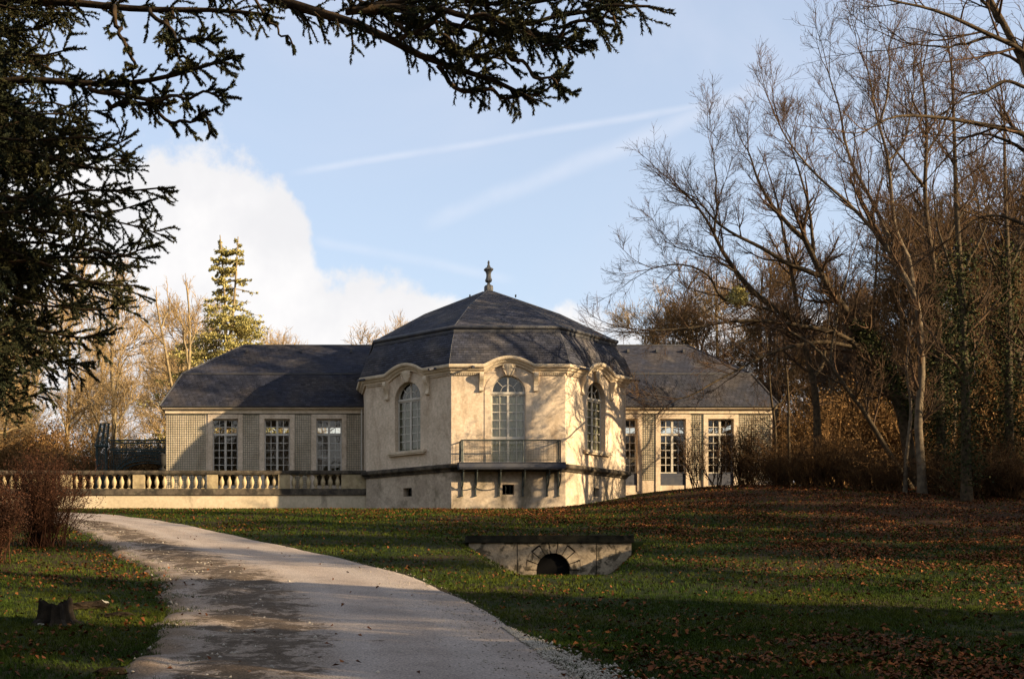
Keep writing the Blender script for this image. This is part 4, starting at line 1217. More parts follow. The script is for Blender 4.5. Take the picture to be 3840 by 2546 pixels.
treeD = bare_tree('pale_tree', 'tall pale trunked bare tree forking high above the lawn edge', [
    (trunk_path([(3458, 1846), (3442, 1570), (3455, 1410), (3455, 1283), (3442, 1155), (3423, 1079), (3391, 1034), (3346, 957), (3321, 918)], TD, TD), .185, .10),
    (path([(3321, 918), (3244, 823), (3174, 759), (3117, 708), (3028, 625), (2976, 555), (2930, 480)], TD, TD - 1), .085, .025),
    (path([(3334, 893), (3314, 829), (3270, 759), (3206, 657), (3174, 555), (3155, 446), (3136, 370), (3104, 268)], TD, TD + .8), .085, .022),
    (path([(3423, 1079), (3412, 957), (3359, 893), (3346, 765), (3337, 670), (3327, 561), (3295, 472), (3276, 357), (3257, 242)], TD, TD + .5), .11, .025),
    (path([(3335, 600), (3395, 520), (3420, 420), (3430, 300)], TD + .3, TD + 1), .05, .02),
    (path([(3295, 472), (3320, 400), (3335, 300), (3330, 200)], TD, TD - .5), .05, .02),
], 104, bark='bark_pale', c1=8, c2=9, c3=8, trop=.13, ang=(18, 48))
treeD2 = bare_tree('pale_sapling', 'thin pale stem close beside the tall pale trunk', [
    (trunk_path([(3394, 1842), (3404, 1640), (3420, 1506), (3394, 1391), (3415, 1260), (3425, 1150)], TD + .4, TD + 1), .09, .03)], 105, bark='bark_pale', c1=4, c2=4, c3=4)
TE = 58.0
treeE = bare_tree('upright_tree', 'tall dark upright tree rising behind the pale trunk', [
    (trunk_path([(3530, 1830), (3520, 1400), (3525, 1219), (3499, 995), (3480, 861), (3461, 702), (3477, 574), (3474, 415), (3461, 270)], TE, TE), .22, .04),
    (path([(3461, 702), (3400, 620), (3330, 540), (3300, 440)], TE, TE - 1), .07, .02),
    (path([(3480, 861), (3400, 800), (3360, 760), (3300, 740)], TE, TE - 1), .06, .02),
    (path([(3477, 574), (3540, 470), (3570, 380), (3580, 280)], TE, TE + 1), .06, .02),
    (path([(3499, 995), (3580, 850), (3640, 740), (3680, 620)], TE, TE + 1), .07, .02),
], 106, c1=9, c2=7, trop=.14)
TF = 40.0
treeF = bare_tree('overhanging_tree', 'bare tree at the right edge sending long limbs in from the top corner', [
    (trunk_path([(4060, 1900), (4030, 1500), (4000, 1000), (3930, 560), (3840, 223), (3754, 83), (3690, -30)], TF, TF), .26, .08),
    (path([(4010, 640), (3840, 491), (3652, 465), (3474, 434), (3385, 434), (3308, 459), (3240, 500)], TF, TF - 2), .10, .02),
    (path([(3960, 320), (3840, 185), (3729, 140), (3601, 70), (3474, 32), (3346, 0), (3240, -40)], TF, TF - 1), .09, .02),
    (path([(3990, 900), (3860, 560), (3720, 505), (3640, 500), (3540, 590), (3500, 640)], TF, TF + 1), .08, .02),
    (path([(3880, 340), (3760, 300), (3660, 360), (3560, 400)], TF, TF), .06, .02),
    (path([(4000, 1000), (3880, 860), (3760, 800), (3650, 820), (3560, 900)], TF, TF + 1), .07, .02),
    (path([(3720, 140), (3640, 160), (3560, 180), (3420, 170)], TF, TF), .05, .02),
    (path([(3754, 83), (3700, 30), (3660, -60)], TF, TF), .07, .03),
], 107, bark='bark', c1=9, c2=7, trop=.06)
bare_tree('young_tree', 'young bare tree at the end of the right wing, nearest its corner', [
    (trunk_path([(2912, 1816), (2906, 1604), (2887, 1475), (2882, 1356), (2870, 1240)], 63.5), .085, .03),
    (path([(2900, 1540), (2935, 1500), (2950, 1460), (2955, 1400)], 63.5), .05, .02)], 108, c1=5, l1=(1, 2.2))
bare_tree('young_tree', 'young bare tree with straight stem between the wing and the forked trunk', [
    (trunk_path([(2961, 1820), (2958, 1600), (2954, 1437), (2943, 1300), (2930, 1190)], 62.5), .085, .03)], 109, c1=5, l1=(1, 2.2))
TG = 52.0
for i, (px, top, lean, seed, lab) in enumerate((
        (3625, 250, -40, 110, 'ivy smothered tree left of the two at the right edge'),
        (3790, 420, -20, 111, 'ivy smothered tree furthest right, cut by the edge of the picture'))):
    bare_tree('ivy_tree', lab, [(trunk_path([(px, 1850), (px - 5, 1500), (px + lean * .5, 1100), (px + lean, 700), (px + lean * 1.4, top)], TG + i * 2.5), .2, .04),
        (path([(px, 1150), (px - 60, 1000), (px - 110, 850), (px - 130, 700)], TG + i * 2.5), .07, .02),
        (path([(px, 1000), (px + 60, 880), (px + 90, 760)], TG + i * 2.5), .07, .02)], seed, c1=6, group='ivy trees at the right edge')

def leaf_cloud(r, C, n_per, spread, size, squash=1.0):
    """small leaf faces scattered round centres C"""
    c = np.repeat(C, n_per, 0); m = len(c)
    off = r.randn(m, 3) * spread; off[:, 2] *= squash
    c = c + off
    a = rand_dirs(r, m); b = unit(np.cross(a, rand_dirs(r, m)))
    s = size * (.5 + r.rand(m, 1))
    V = np.stack([c - a * s, c + b * s * .6, c + a * s, c - b * s * .6], 1).reshape(-1, 3)
    return V, np.arange(m * 4).reshape(-1, 4), np.repeat(r.rand(m), 4)
def ivy_on(tree_thing, pts, n, spread, seed, size=.055):
    r = rs(seed); nb = NB()
    C = resample(np.asarray(pts), 60) + r.randn(60, 3) * .1
    V, F, A = leaf_cloud(r, C, n // 60, spread, size); nb.add(V, F, A)
    o = nb.build('ivy', M['ivy'], tree_thing); tag(o, kind='stuff')
ivy_on(treeA, path([(3440, 1600), (3400, 1520), (3360, 1460), (3310, 1390), (3260, 1300), (3215, 1225)], TA, TA), 9000, .26, 1, .055)
for nm, off in (('ivy_tree', 0), ('ivy_tree.001', 1)):
    px = (3625, 3790)[off]
    ivy_on(bpy.data.objects[nm], path([(px, 1800), (px - 5, 1500), (px - 15, 1200), (px - 25, 950)], TG + off * 2.5), 6000, .38, 3 + off, .055)
ivy_on(treeE, path([(3528, 1800), (3522, 1450), (3525, 1219), (3505, 1050)], TE, TE), 8000, .30, 7, .055)

# slim trunks standing in the wood on the right
_tr, _cr = generic_tree(240, 12, 1.3, None, None, c2=5, c3=4, rmin=.012, crook=.18, l2=(.5, 1.2), l3=(.3, .7))
SLIM = (_tr.mesh('trunk', smooth=True), _cr.mesh('crown'))
rp_ = rs(44)
SLIM_LABELS = ['slim bare tree at the right end of the wing roof', 'slim bare tree just right of the forked dark trunk', 'slim bare tree behind the arching low limbs', 'slim bare tree behind the ivy of the leaning trunk',
               'slim bare tree in the gap left of the pale trunks', 'slim bare tree directly right of the tall pale trunk', 'slim bare tree left of the first ivy trunk', 'slim bare tree touching the first ivy trunk',
               'slim bare tree right of the first ivy trunk', 'slim pale tree midway between the two ivy trunks', 'slim bare tree left of the last ivy trunk', 'slim bare tree at the right edge of the picture']
for k, px in enumerate((2905, 3110, 3180, 3250, 3310, 3490, 3560, 3600, 3665, 3700, 3745, 3830)):
    Y = 66 + 9 * rp_.rand(); X = (px - CPX) * Y / FPX; sc_ = .75 + .55 * rp_.rand()
    t = thing('slim_tree', (X, Y, float(height(X, Y)) - .05), SLIM_LABELS[k], 'tree', 'slim trees in the wood')
    t.rotation_euler = ((rp_.rand() - .5) * .16, (rp_.rand() - .5) * .16, rp_.rand() * 6.28); t.scale = (sc_ * .8, sc_ * .8, sc_)
    link('trunk', SLIM[0], M['bark_pale' if k % 3 == 0 else 'bark'], t); link('crown', SLIM[1], M['twig'], t)

# a clump of mistletoe in the spreading tree
def build_mistletoe():
    r = rs(77); c = PX(2768, 1112, TB - .8)
    P = np.repeat(c[None], 260, 0); D = rand_dirs(r, 260)
    pts = np.stack([P, P + D * .18, P + D * .34 + r.randn(260, 3) * .05], 1)
    nb = NB(); V, F = tubes(pts, np.broadcast_to(np.array([.012, .009, .006]), (260, 3)), 3); nb.add(V, F, .4)
    V, F, A = leaf_cloud(r, pts[:, 2], 5, .05, .045); nb.add(V, F, A)
    o = nb.build('mistletoe', M['needle_far'], None, origin=c)
    tag(o, 'round yellowish mistletoe clump caught in the spreading tree', 'mistletoe')
build_mistletoe()

# ---- generic bare trees for the background, made once and copied
FAR = []
for s, h, sp in ((201, 13, 3.6), (202, 15, 3.2), (203, 12, 4.0)):
    tr, cr = generic_tree(s, h, sp, 'twig_far', 'bark_far')
    FAR.append((tr.mesh('trunk', smooth=True), cr.mesh('crown')))
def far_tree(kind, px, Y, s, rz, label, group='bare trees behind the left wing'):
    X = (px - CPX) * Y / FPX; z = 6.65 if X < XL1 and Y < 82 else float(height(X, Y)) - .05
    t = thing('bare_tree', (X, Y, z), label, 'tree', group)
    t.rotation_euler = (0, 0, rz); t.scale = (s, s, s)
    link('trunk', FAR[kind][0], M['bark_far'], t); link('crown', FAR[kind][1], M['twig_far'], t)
for a in ((0, 425, 78, 1.0, .3, 'spreading sunlit bare tree standing behind the trellis arcade'),
          (1, 250, 88, .95, 1.7, 'bare tree between the trellis pillar and the brown bush'),
          (1, 1050, 96, .86, 2.2, 'pale bare tree just right of the tall conifer'),
          (2, 1400, 84, .86, 3.9, 'bare tree whose bare top shows over the left roof next to the pavilion'),
          (0, 1230, 112, .85, 5.1, 'small distant bare tree over the middle of the left roof'),
          (0, 1560, 100, .95, .9, 'bare treetop just showing beside the pavilion roof slope'),
          (2, 2430, 86, .92, 2.6, 'bare treetop over the right roof close to the pavilion'),
          (1, 2700, 90, .95, 4.4, 'bare treetop behind the middle of the right roof'),
          (2, 90, 84, .95, 5.5, 'bare tree at the far left behind the brown bush'),
          (0, 640, 100, .9, 3.1, 'bare tree in the gap left of the conifer')):
    far_tree(*a)
# two crooked, lopped trees left of the conifer
for i, (pts, forks, lab) in enumerate((
        ([(670, 1760), (655, 1500), (635, 1400), (617, 1290), (600, 1220), (590, 1150)], [[(617, 1290), (560, 1230), (520, 1190), (505, 1150)], [(602, 1230), (622, 1180), (640, 1140)]], 'crooked lopped tree with forked top left of the conifer'),
        ([(705, 1760), (700, 1500), (708, 1370), (716, 1280), (712, 1160), (700, 1080)], [[(708, 1370), (692, 1290), (688, 1220)], [(712, 1290), (730, 1250)]], 'crooked lopped tree touching the left edge of the conifer'))):
    Y = 80.0; mains = [(path(pts, Y), .17, .05)] + [(path(f, Y), .08, .04) for f in forks]
    mains[0][0][0][2] = 6.65
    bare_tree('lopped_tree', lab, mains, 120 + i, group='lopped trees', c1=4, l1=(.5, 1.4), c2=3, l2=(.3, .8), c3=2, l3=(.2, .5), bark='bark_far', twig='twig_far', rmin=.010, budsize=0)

# ---- tall sunlit conifer behind the left wing
def build_conifer():
    Y = 86.0; r = rs(55); top = PX(825, 880, Y); b = np.array((top[0] + .3, Y, 6.65))
    t = thing('conifer', b, 'tall sunlit yellow green conifer with two tips behind the left wing', 'tree')
    tr = NB(); nd = NB()
    tops = [PX(825, 882, Y), PX(893, 888, Y)]
    fork = np.array((b[0] + .1, Y, 16.5))
    for tp in tops:
        P = limb([b, (b[0] + .05, Y, 11), fork, (fork + tp) / 2 + (.15, 0, 0) * np.array(1), tp], 14); R = np.linspace(.26, .03, 14)
        V, F = tubes(P[None], R[None], 7); tr.add(V, F)
    zs = np.sort(np.concatenate([np.repeat(np.arange(10, 24.6, .62), 5), np.repeat(np.arange(10, 20, .62), 5), np.linspace(22.5, 25.0, 14)]))
    zs = zs + (r.rand(len(zs)) - .5) * .2
    Ps = []
    for z in zs:
        f = (z - 8) / (25.3 - 8)
        for tp in tops:
            if z < 16.5 and tp is tops[1]: continue
            L = (.18 + 9.0 * max(0, 1 - f) ** 1.15) * (.5 + .7 * r.rand())
            g = np.clip((z - 16.5) / (tp[2] - 16.5), 0, 1)
            x = fork[0] + (tp[0] - fork[0]) * g
            az = r.rand() * 6.28
            d = np.array((math.cos(az), math.sin(az), 0))
            q = np.linspace(0, 1, 7)[:, None]
            drop = np.array((0, 0, 1.0)) * (.10 * q - .42 * q ** 2 + .24 * q ** 4) * L
            Ps.append(np.array((x, Y, z)) + d * L * q + drop)
    Ps = np.array(Ps); Rr = np.broadcast_to(np.linspace(.04, .01, 7), (len(Ps), 7))
    V, F = tubes(Ps, Rr, 4); tr.add(V, F)
    up = Ps[:, 0, 2] > 20.5
    P2, R2 = offshoots(r, Ps[~up], Rr[~up], 21, .30, 1, (35, 70), (.35, 1.0), .5, .008, 4, -.28, .12, flat=(1, 1, .3), len_fall=.3)
    P2u, R2u = offshoots(r, Ps[up], Rr[up], 12, .15, 1, (30, 65), (.08, .26), .5, .008, 4, -.15, .12, len_fall=.3)
    P2 = np.concatenate([P2, P2u])
    allp = np.concatenate([P2])
    m = len(allp); per = 9
    c = (allp[np.repeat(np.arange(m), per), 0] + (allp[np.repeat(np.arange(m), per), 3] - allp[np.repeat(np.arange(m), per), 0]) * r.rand(m * per)[:, None])
    V, F, A = leaf_cloud(r, c, 1, .04, .065); 
    dens = np.repeat(r.rand(m), per * 4); nd.add(V, F, np.clip(A * .5 + dens * .5, 0, 1))
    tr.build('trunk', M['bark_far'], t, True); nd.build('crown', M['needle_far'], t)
build_conifer()

# ---- woods: far mass behind, and the wood to the right that shades the lawn and the drive
def ground_z(x, y):
    return 6.65 if (-40 < x < XL1 and 64.4 < y < 82) else float(height(x, y)) - .05
def build_wood(spots, seed, mat, light=True):
    r = rs(seed); protos = []
    for i in range(4):
        tr, cr = generic_tree(300 + seed + i, 12 + i, 3.4, None, None, c2=6, c3=5, rmin=.015 if light else .02, budsize=.04 if light else 0, l2=(1.0, 2.4), l3=(.5, 1.2))
        nb = NB()
        nb.add(np.concatenate(tr.V), np.concatenate(tr.Q), np.concatenate(tr.A)); n0 = nb.n
        nb.V += cr.V; nb.A += cr.A; nb.Q += [q + n0 for q in cr.Q]; nb.T += [q + n0 for q in cr.T]
        protos.append(nb.mesh('wood_tree'))
    return scatter('woodland', M[mat], protos, [(x, y, ground_z(x, y), s, s, r.rand() * 6.28, r.randint(4)) for x, y, s in spots])
rw_ = rs(9)
right_far = [(33 + rw_.rand() * 11, 67 + rw_.rand() * 8, .85 + .35 * rw_.rand()) for _ in range(11)] + [(24 + rw_.rand() * 32, 76 + rw_.rand() * 34, .75 + .35 * rw_.rand()) for _ in range(17)] + [(30 + rw_.rand() * 18, 69 + rw_.rand() * 11, .6 + .3 * rw_.rand()) for _ in range(8)]
tag(build_wood(right_far, 1, 'wood'), 'brown leafless wood behind the trees on the right', 'wood')
left_far = [(-30 + rw_.rand() * 26, 86 + rw_.rand() * 40, .75 + .35 * rw_.rand()) for _ in range(13)] + [(-24 + rw_.rand() * 8, 70 + rw_.rand() * 12, .6 + .3 * rw_.rand()) for _ in range(5)]
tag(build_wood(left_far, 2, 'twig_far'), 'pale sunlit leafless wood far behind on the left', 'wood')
side = [(22 + rw_.rand() * 24, -14 + rw_.rand() * 52, .72 + .22 * rw_.rand()) for _ in range(26)] + [(13 + rw_.rand() * 12, -24 + rw_.rand() * 26, .75 + .25 * rw_.rand()) for _ in range(8)]
side = [(x, y, s) for x, y, s in side if x > .56 * max(y, 0) + 5.0]
side = [(x, y, s) for x, y, s in side if abs(y - (8 - .49 * (x + 1.5))) > 3.0]
side += [(9.5 + rw_.rand() * 12, 1 + rw_.rand() * 13, .58 + .2 * rw_.rand()) for _ in range(5)]
side = [(x, y, s) for x, y, s in side if x > .56 * max(y, 0) + 4.0]
side += [(31 + rw_.rand() * 17, 35 + rw_.rand() * 17, .50 + .16 * rw_.rand()) for _ in range(16)]
behind = [(-24 + rw_.rand() * 23.5, -16 - rw_.rand() * 14, 1.55 + .25 * rw_.rand()) for _ in range(9)]  # tall unseen trees added to darken the window reflections
side += behind
tag(build_wood(side, 3, 'wood', False), 'leafless wood beyond the right edge shading the lawn, with added trees behind the camera', 'wood')

# evergreens added round the clearing, out of view, to block sun and sky light
def build_added_evergreens(spots, seed):
    r = rs(seed); protos = []
    for k in range(3):
        nb = NB(); n = 1700
        f = r.rand(n) ** 1.4; rad = .24 * (1 - f) * (.35 + .65 * r.rand(n) ** .5); az = r.rand(n) * 6.28
        c = np.stack([rad * np.cos(az), rad * np.sin(az), .06 + f * .94 - rad * .25], -1)
        V, F, A = leaf_cloud(r, c, 1, .006, .025); nb.add(V, F, A)
        V, F = tubes(np.array([[(0, 0, 0), (0, 0, .9)]]), np.array([[.014, .003]]), 6); nb.add(V, F, .2)
        protos.append(nb.mesh('evergreen'))
    tag(scatter('added_evergreens', M['needle'], protos, [(x, y, ground_z(x, y) - .1, h, h, r.rand() * 6.28, r.randint(3)) for x, y, h in spots]), 'dense dark evergreens added out of view to block sky light', 'wood')
re_ = rs(17)
build_added_evergreens([(-14 - re_.rand() * 26, -22 + re_.rand() * 66, 15 + 6 * re_.rand()) for _ in range(34)] + [(-12 + re_.rand() * 34, -34 + re_.rand() * 10, 14 + 5 * re_.rand()) for _ in range(16)] + [(14.5, 9.6, 9.5), (17.5, 6.5, 11), (21.5, 14.0, 11), (13.5, 4.0, 10)], 18)

# ------------------------------------------------------------------ the big spruce over the camera
def build_spruce():
    r = rs(31); base = np.array((-3.6, 8.4, float(height(-3.6, 8.4)) - .05))
    t = thing('spruce', base, 'dark spruce whose needled branches hang over the left and top', 'tree')
    MB().tube([base, base + (0.05, 0, 3), base + (.0, .1, 8), base + (.05, .1, 12)], [.36, .30, .22, .12], 12).build('trunk', M['spruce_bark'], t, True)
    def tx(z): return base[0] + .25, base[1]
    # limbs traced from the photograph: (points, distance at start, at end, thickness, twig length, density)
    S = []
    def traced(pts, Y0, Y1, r0, r1, L, dens): S.append((path(pts, Y0, Y1), r0, r1, L, dens))
    traced([(-1100, -260), (300, -190), (760, -90), (1083, -12), (1204, 30), (1333, 54), (1414, 115), (1543, 183), (1617, 230), (1746, 272), (1881, 318), (2000, 375)], 8.5, 7.2, .075, .010, 0.223, 1.33)
    traced([(1300, 45), (1577, 30), (1780, 64), (1949, 84), (2118, 50), (2290, 35), (2430, 8)], 7.5, 7.0, .022, .007, 0.252, 1.52)
    traced([(1333, 40), (1600, -30), (1800, -30), (2050, -20), (2250, -30)], 7.6, 7.3, .024, .007, 0.238, 1.72)
    traced([(1820, 70), (1861, 101), (1935, 203), (1982, 271), (2050, 298), (2105, 318)], 7.3, 7.0, .016, .006, 0.149, 1.33)
    traced([(1640, 245), (1720, 330), (1830, 345), (1950, 380), (2060, 340), (2090, 300)], 7.3, 7.2, .014, .006, 0.119, 1.46)
    traced([(1500, 150), (1640, 120), (1700, 160), (1760, 230)], 7.4, 7.1, .014, .006, 0.134, 1.59)
    traced([(1930, 90), (2040, 140), (2150, 110), (2240, 90), (2330, 60)], 7.2, 6.9, .014, .006, 0.163, 1.86)
    traced([(-1100, -120), (-300, -40), (200, 10), (450, 25), (700, 30), (860, 40), (960, 70)], 8.5, 7.9, .05, .010, 0.223, 1.33)
    traced([(-1100, 200), (-300, 300), (150, 310), (336, 312), (469, 328), (625, 297), (760, 250), (844, 226), (898, 234)], 8.4, 7.4, .04, .008, 0.149, 1.79)
    traced([(336, 330), (520, 375), (640, 360), (780, 365), (840, 370)], 7.9, 7.5, .016, .006, 0.127, 1.59)
    traced([(400, 380), (560, 400), (650, 450), (740, 455), (775, 455)], 8.0, 7.6, .016, .006, 0.127, 1.59)
    traced([(640, 30), (620, 130), (680, 220), (720, 260)], 8.0, 7.7, .014, .006, 0.127, 1.33)
    traced([(430, 30), (440, 130), (500, 230), (520, 270)], 8.0, 7.8, .016, .008, 0.089, 1.06)
    traced([(560, 40), (600, 90), (690, 150), (790, 170)], 8.0, 7.6, .014, .006, 0.134, 1.59)
    traced([(960, -10), (1000, 60), (1040, 110), (1090, 150)], 7.8, 7.6, .010, .005, 0.074, 0.93)
    traced([(1350, 10), (1600, 62), (1850, 120), (2080, 140), (2200, 150)], 7.5, 7.1, .014, .005, .16, 1.7)
    traced([(1400, -25), (1700, 5), (1950, 15), (2180, 0), (2330, -10)], 7.6, 7.2, .014, .005, .18, 1.7)
    traced([(1480, 90), (1620, 150), (1750, 200), (1880, 240)], 7.4, 7.1, .012, .005, .15, 1.7)
    traced([(1250, 0), (1400, 40), (1560, 95), (1690, 150)], 7.6, 7.3, .012, .005, .14, 1.7)
    traced([(1690, 120), (1830, 60), (1990, 130), (2120, 200)], 7.3, 7.0, .012, .005, .15, 1.6)
    # the layered mass at the left: limb ends where the photograph's branch tips are
    tips = [(640, 700), (590, 790), (560, 620), (665, 865), (615, 960), (585, 1075), (600, 975), (555, 1140), (490, 1190), (430, 1260), (340, 1100), (300, 1350), (420, 1090), (520, 1000),
            (540, 560), (470, 640), (430, 500), (250, 1440), (180, 1490), (110, 1530), (380, 820), (360, 960), (280, 700), (300, 560), (250, 420), (330, 180), (240, 80), (180, 250), (120, 620), (150, 850), (120, 1060), (90, 1250), (60, 1420),
            (60, 380), (40, 150), (480, 740), (500, 880), (420, 1350), (40, 800), (60, 980), (20, 1150), (150, 1180), (200, 1000), (170, 440), (90, 520), (20, 300), (110, 30), (220, 620), (200, 760)]
    for _ in range(74):
        py = 1480 * r.rand(); tips.append((-40 + r.rand() * np.interp(py, [0, 400, 1000, 1480], [330, 380, 400, 170]), py))
    for i, (px, py) in enumerate(tips):
        px -= 70 if i <= 48 else 0; Y1 = 7.2 + 1.9 * r.rand() + (.6 if i > 48 else 0); P1 = PX(px, py, Y1)
        rise = .25 + .35 * r.rand() if py < 1000 else .45 + .5 * r.rand()
        P0 = np.array((base[0] + .2, base[1] + (r.rand() - .5) * .4, P1[2] + rise * (.4 + .25 * (P1[0] - base[0]))))
        q = np.linspace(0, 1, 9)[:, None]
        sag = np.sin(q * np.pi) * np.array((0, 0, .05 - .25 * r.rand())) + np.sin(q * (5 + 3 * r.rand()) + i) * np.array((.03, .06, .05))
        S.append((list(P0 + (P1 - P0) * q + sag), .018, .005, .215, 1.35 if px < 400 else 1.1))
    for (pts, r0, r1, L, dens) in S:
        P = limb(pts, 22, .03, r); R = np.linspace(r0, r1, 22)
        vis = np.where(CPX + P[:, 0] * FPX / P[:, 1] > -170)[0]; f0 = (vis[0] / 21.0) if len(vis) else .6
        length = np.linalg.norm(np.diff(P, axis=0), axis=1).sum() * (1 - f0)
        wd = NB(); V, F = tubes(P[None], R[None], 7); wd.add(V, F)
        # only the part near the picture gets the full work of twigs
        n1 = max(4, int(length * 15 * dens))
        P1, R1 = offshoots(r, P[None], R[None], n1, f0, 1.0, (24, 58), (L * .6, L * 1.6), .4, .0040, 6, -.05, .07, len_fall=.35)
        P2, R2 = offshoots(r, P1, R1, 2, .15, .8, (35, 55), (L * .35, L * .75), .6, .0030, 4, -.08, .10, len_fall=.3)
        E, ER = offshoots(r, P[None], R[None], 2, .985, 1.0, (4, 22), (L * .4, L * .8), .8, .004, 6, 0, .06, len_fall=0)
        V, F = tubes(P1, R1, 4); wd.add(V, F); V, F = tubes(P2, R2, 3); wd.add(V, F); V, F = tubes(E, ER, 4); wd.add(V, F)
        br = wd.build('branch', M['spruce_bark'], t, True)
        nd = NB()
        for Q, per in ((P1, 140), (P2, 78), (E, 140)):
            m, k, _ = Q.shape
            idx = np.repeat(np.arange(m), per); g = r.rand(m * per) * (k - 1) * .999; i0 = g.astype(int); tt = (g - i0)[:, None]
            c = Q[idx, i0] * (1 - tt) + Q[idx, i0 + 1] * tt; T = unit(Q[idx, i0 + 1] - Q[idx, i0])
            q = rand_dirs(r, len(c)); q = unit(q - (q * T).sum(1, keepdims=True) * T)
            d = unit(T * .8 + q * .8); ln = (.014 + .008 * r.rand(len(c)))[:, None]
            s = unit(np.cross(d, rand_dirs(r, len(c)))) * .0040
            V = np.stack([c - s, c + s, c + d * ln], 1).reshape(-1, 3)
            nd.add(V, np.arange(len(V)).reshape(-1, 3), np.repeat(np.clip(np.repeat(r.rand(m), per) * .6 + r.rand(len(c)) * .4, 0, 1), 3))
        tag(nd.build('needles', M['needle'], br), kind='stuff')
build_spruce()

# ------------------------------------------------------------------ bushes
def bush_mesh(seed, h, w, stems, mat_tw=.007, leaves=0, lsize=.03, c1=6, c2=5, up=.25):
    r = rs(seed); nb = NB()
    S = r.randn(stems, 3) * (w * .12, w * .12, 0)
    az = r.rand(stems) * 6.28; ti = r.rand(stems) ** .7 * .75
    D = np.stack([np.cos(az) * np.sin(ti), np.sin(az) * np.sin(ti), np.cos(ti)], -1)
    L = h * (.6 + .45 * r.rand(stems))
    P = np.empty((stems, 7, 3)); P[:, 0] = S
    for j in range(1, 7):
        D = unit(D + np.array((0, 0, up * .25)) + r.randn(stems, 3) * .10); P[:, j] = P[:, j - 1] + D * (L / 6)[:, None] * np.array((w / h, w / h, 1.0))
    R = np.broadcast_to(np.linspace(mat_tw * 2.6, mat_tw, 7), (stems, 7))
    V, F = tubes(P, R, 4); nb.add(V, F, np.repeat(.3 + .5 * r.rand(stems), 28))
    P1, R1 = offshoots(r, P, R, c1, .15, 1, (20, 55), (h * .18, h * .42), .6, mat_tw, 5, .06, .16)
    V, F = tubes(P1, R1, 3); nb.add(V, F, np.repeat(r.rand(len(P1)), 15))
    P2, R2 = offshoots(r, P1, R1, c2, .1, 1, (20, 60), (h * .08, h * .2), .7, mat_tw * .8, 3, .06, .2)
    V, F = tubes(P2, R2, 3); nb.add(V, F, np.repeat(r.rand(len(P2)), 9))
    lf = None
    if leaves:
        lf = NB(); V, F, A = leaf_cloud(r, P2[:, 2], leaves, .06, lsize); lf.add(V, F, A)
    return nb, lf
def bush(name, x, y, seed, h, w, stems, label, mat, group=None, **kw):
    z = float(height(x, y)) - .03
    t = thing(name, (x, y, z), label, 'bush', group)
    nb, lf = bush_mesh(seed, h, w, stems, **kw)
    link('stems', nb.mesh('stems'), M[mat], t)
    if lf is not None: tag(link('leaves', lf.mesh('leaves'), M[mat], t), kind='stuff')
    return t
gx = to_ground(150, 2050)
bush('brown_bush', gx[0] + .05, gx[1], 401, 2.6, 2.6, 110, 'dense red brown twiggy bush at the left edge of the drive', 'redbush', leaves=3, lsize=.022, c1=8, c2=5, mat_tw=.005)
gx = to_ground(-25, 2110)
bush('brown_bush', gx[0] - .2, gx[1], 402, 1.9, 1.9, 70, 'low russet bush cut by the left edge of the picture', 'redbush', leaves=5, lsize=.022, c1=9, c2=6, mat_tw=.005)
for i, (px, Y, h, w, lab) in enumerate(((2605, 62.2, 3.2, 2.0, 'bare upright shrub in front of the right wing, nearer the pavilion'), (2692, 62.0, 3.3, 2.1, 'bare upright shrub in front of the last window of the right wing'))):
    bush('bare_shrub', (px - CPX) * Y / FPX, Y, 410 + i, h, w, 9, lab, 'twig', 'shrubs before the right wing', c1=9, c2=7, mat_tw=.010)
bl = [(2800, 62.5, 3.0, 3.0, 'brown thicket against the end of the right wing'), (2905, 60.5, 2.0, 2.6, 'brown bush below the young trees at the wing end'), (3015, 59.0, 1.9, 2.8, 'low brown bush at the foot of the forked dark trunk'),
      (3135, 58.6, 2.6, 3.0, 'brown bush under the low arching limbs'), (3255, 57, 2.0, 2.8, 'brown bush under the slanting slim trunk'), (3335, 56.2, 1.5, 2.2, 'low brown bush left of the pale trunk'),
      (3520, 55.5, 1.9, 2.6, 'brown bush right of the pale trunk'), (3640, 53.5, 1.6, 2.4, 'low brown bush between the ivy trees'), (3730, 54, 2.4, 2.8, 'brown bush near the right edge under ivy'), (3825, 53, 1.8, 2.6, 'low brown bush cut by the right edge')]
protoB = {}
for i, (px, Y, h, w, lab) in enumerate(bl):
    x = (px - CPX) * Y / FPX; z = float(height(x, Y)) - .03
    if i % 3 not in protoB:
        nb, lf = bush_mesh(420 + i, 3.3, 3.0, 60, leaves=2, lsize=.03, c1=7, c2=4, mat_tw=.009)
        protoB[i % 3] = (nb.mesh('stems'), lf.mesh('leaves'))
    t = thing('brown_thicket', (x, Y, z), lab, 'bush', 'bushes along the wood edge'); t.rotation_euler = (0, 0, i * 1.3); t.scale = (w / 3.0, w / 3.0, h / 3.3)
    link('stems', protoB[i % 3][0], M['drybush'], t); tag(link('leaves', protoB[i % 3][1], M['drybush'], t), kind='stuff')

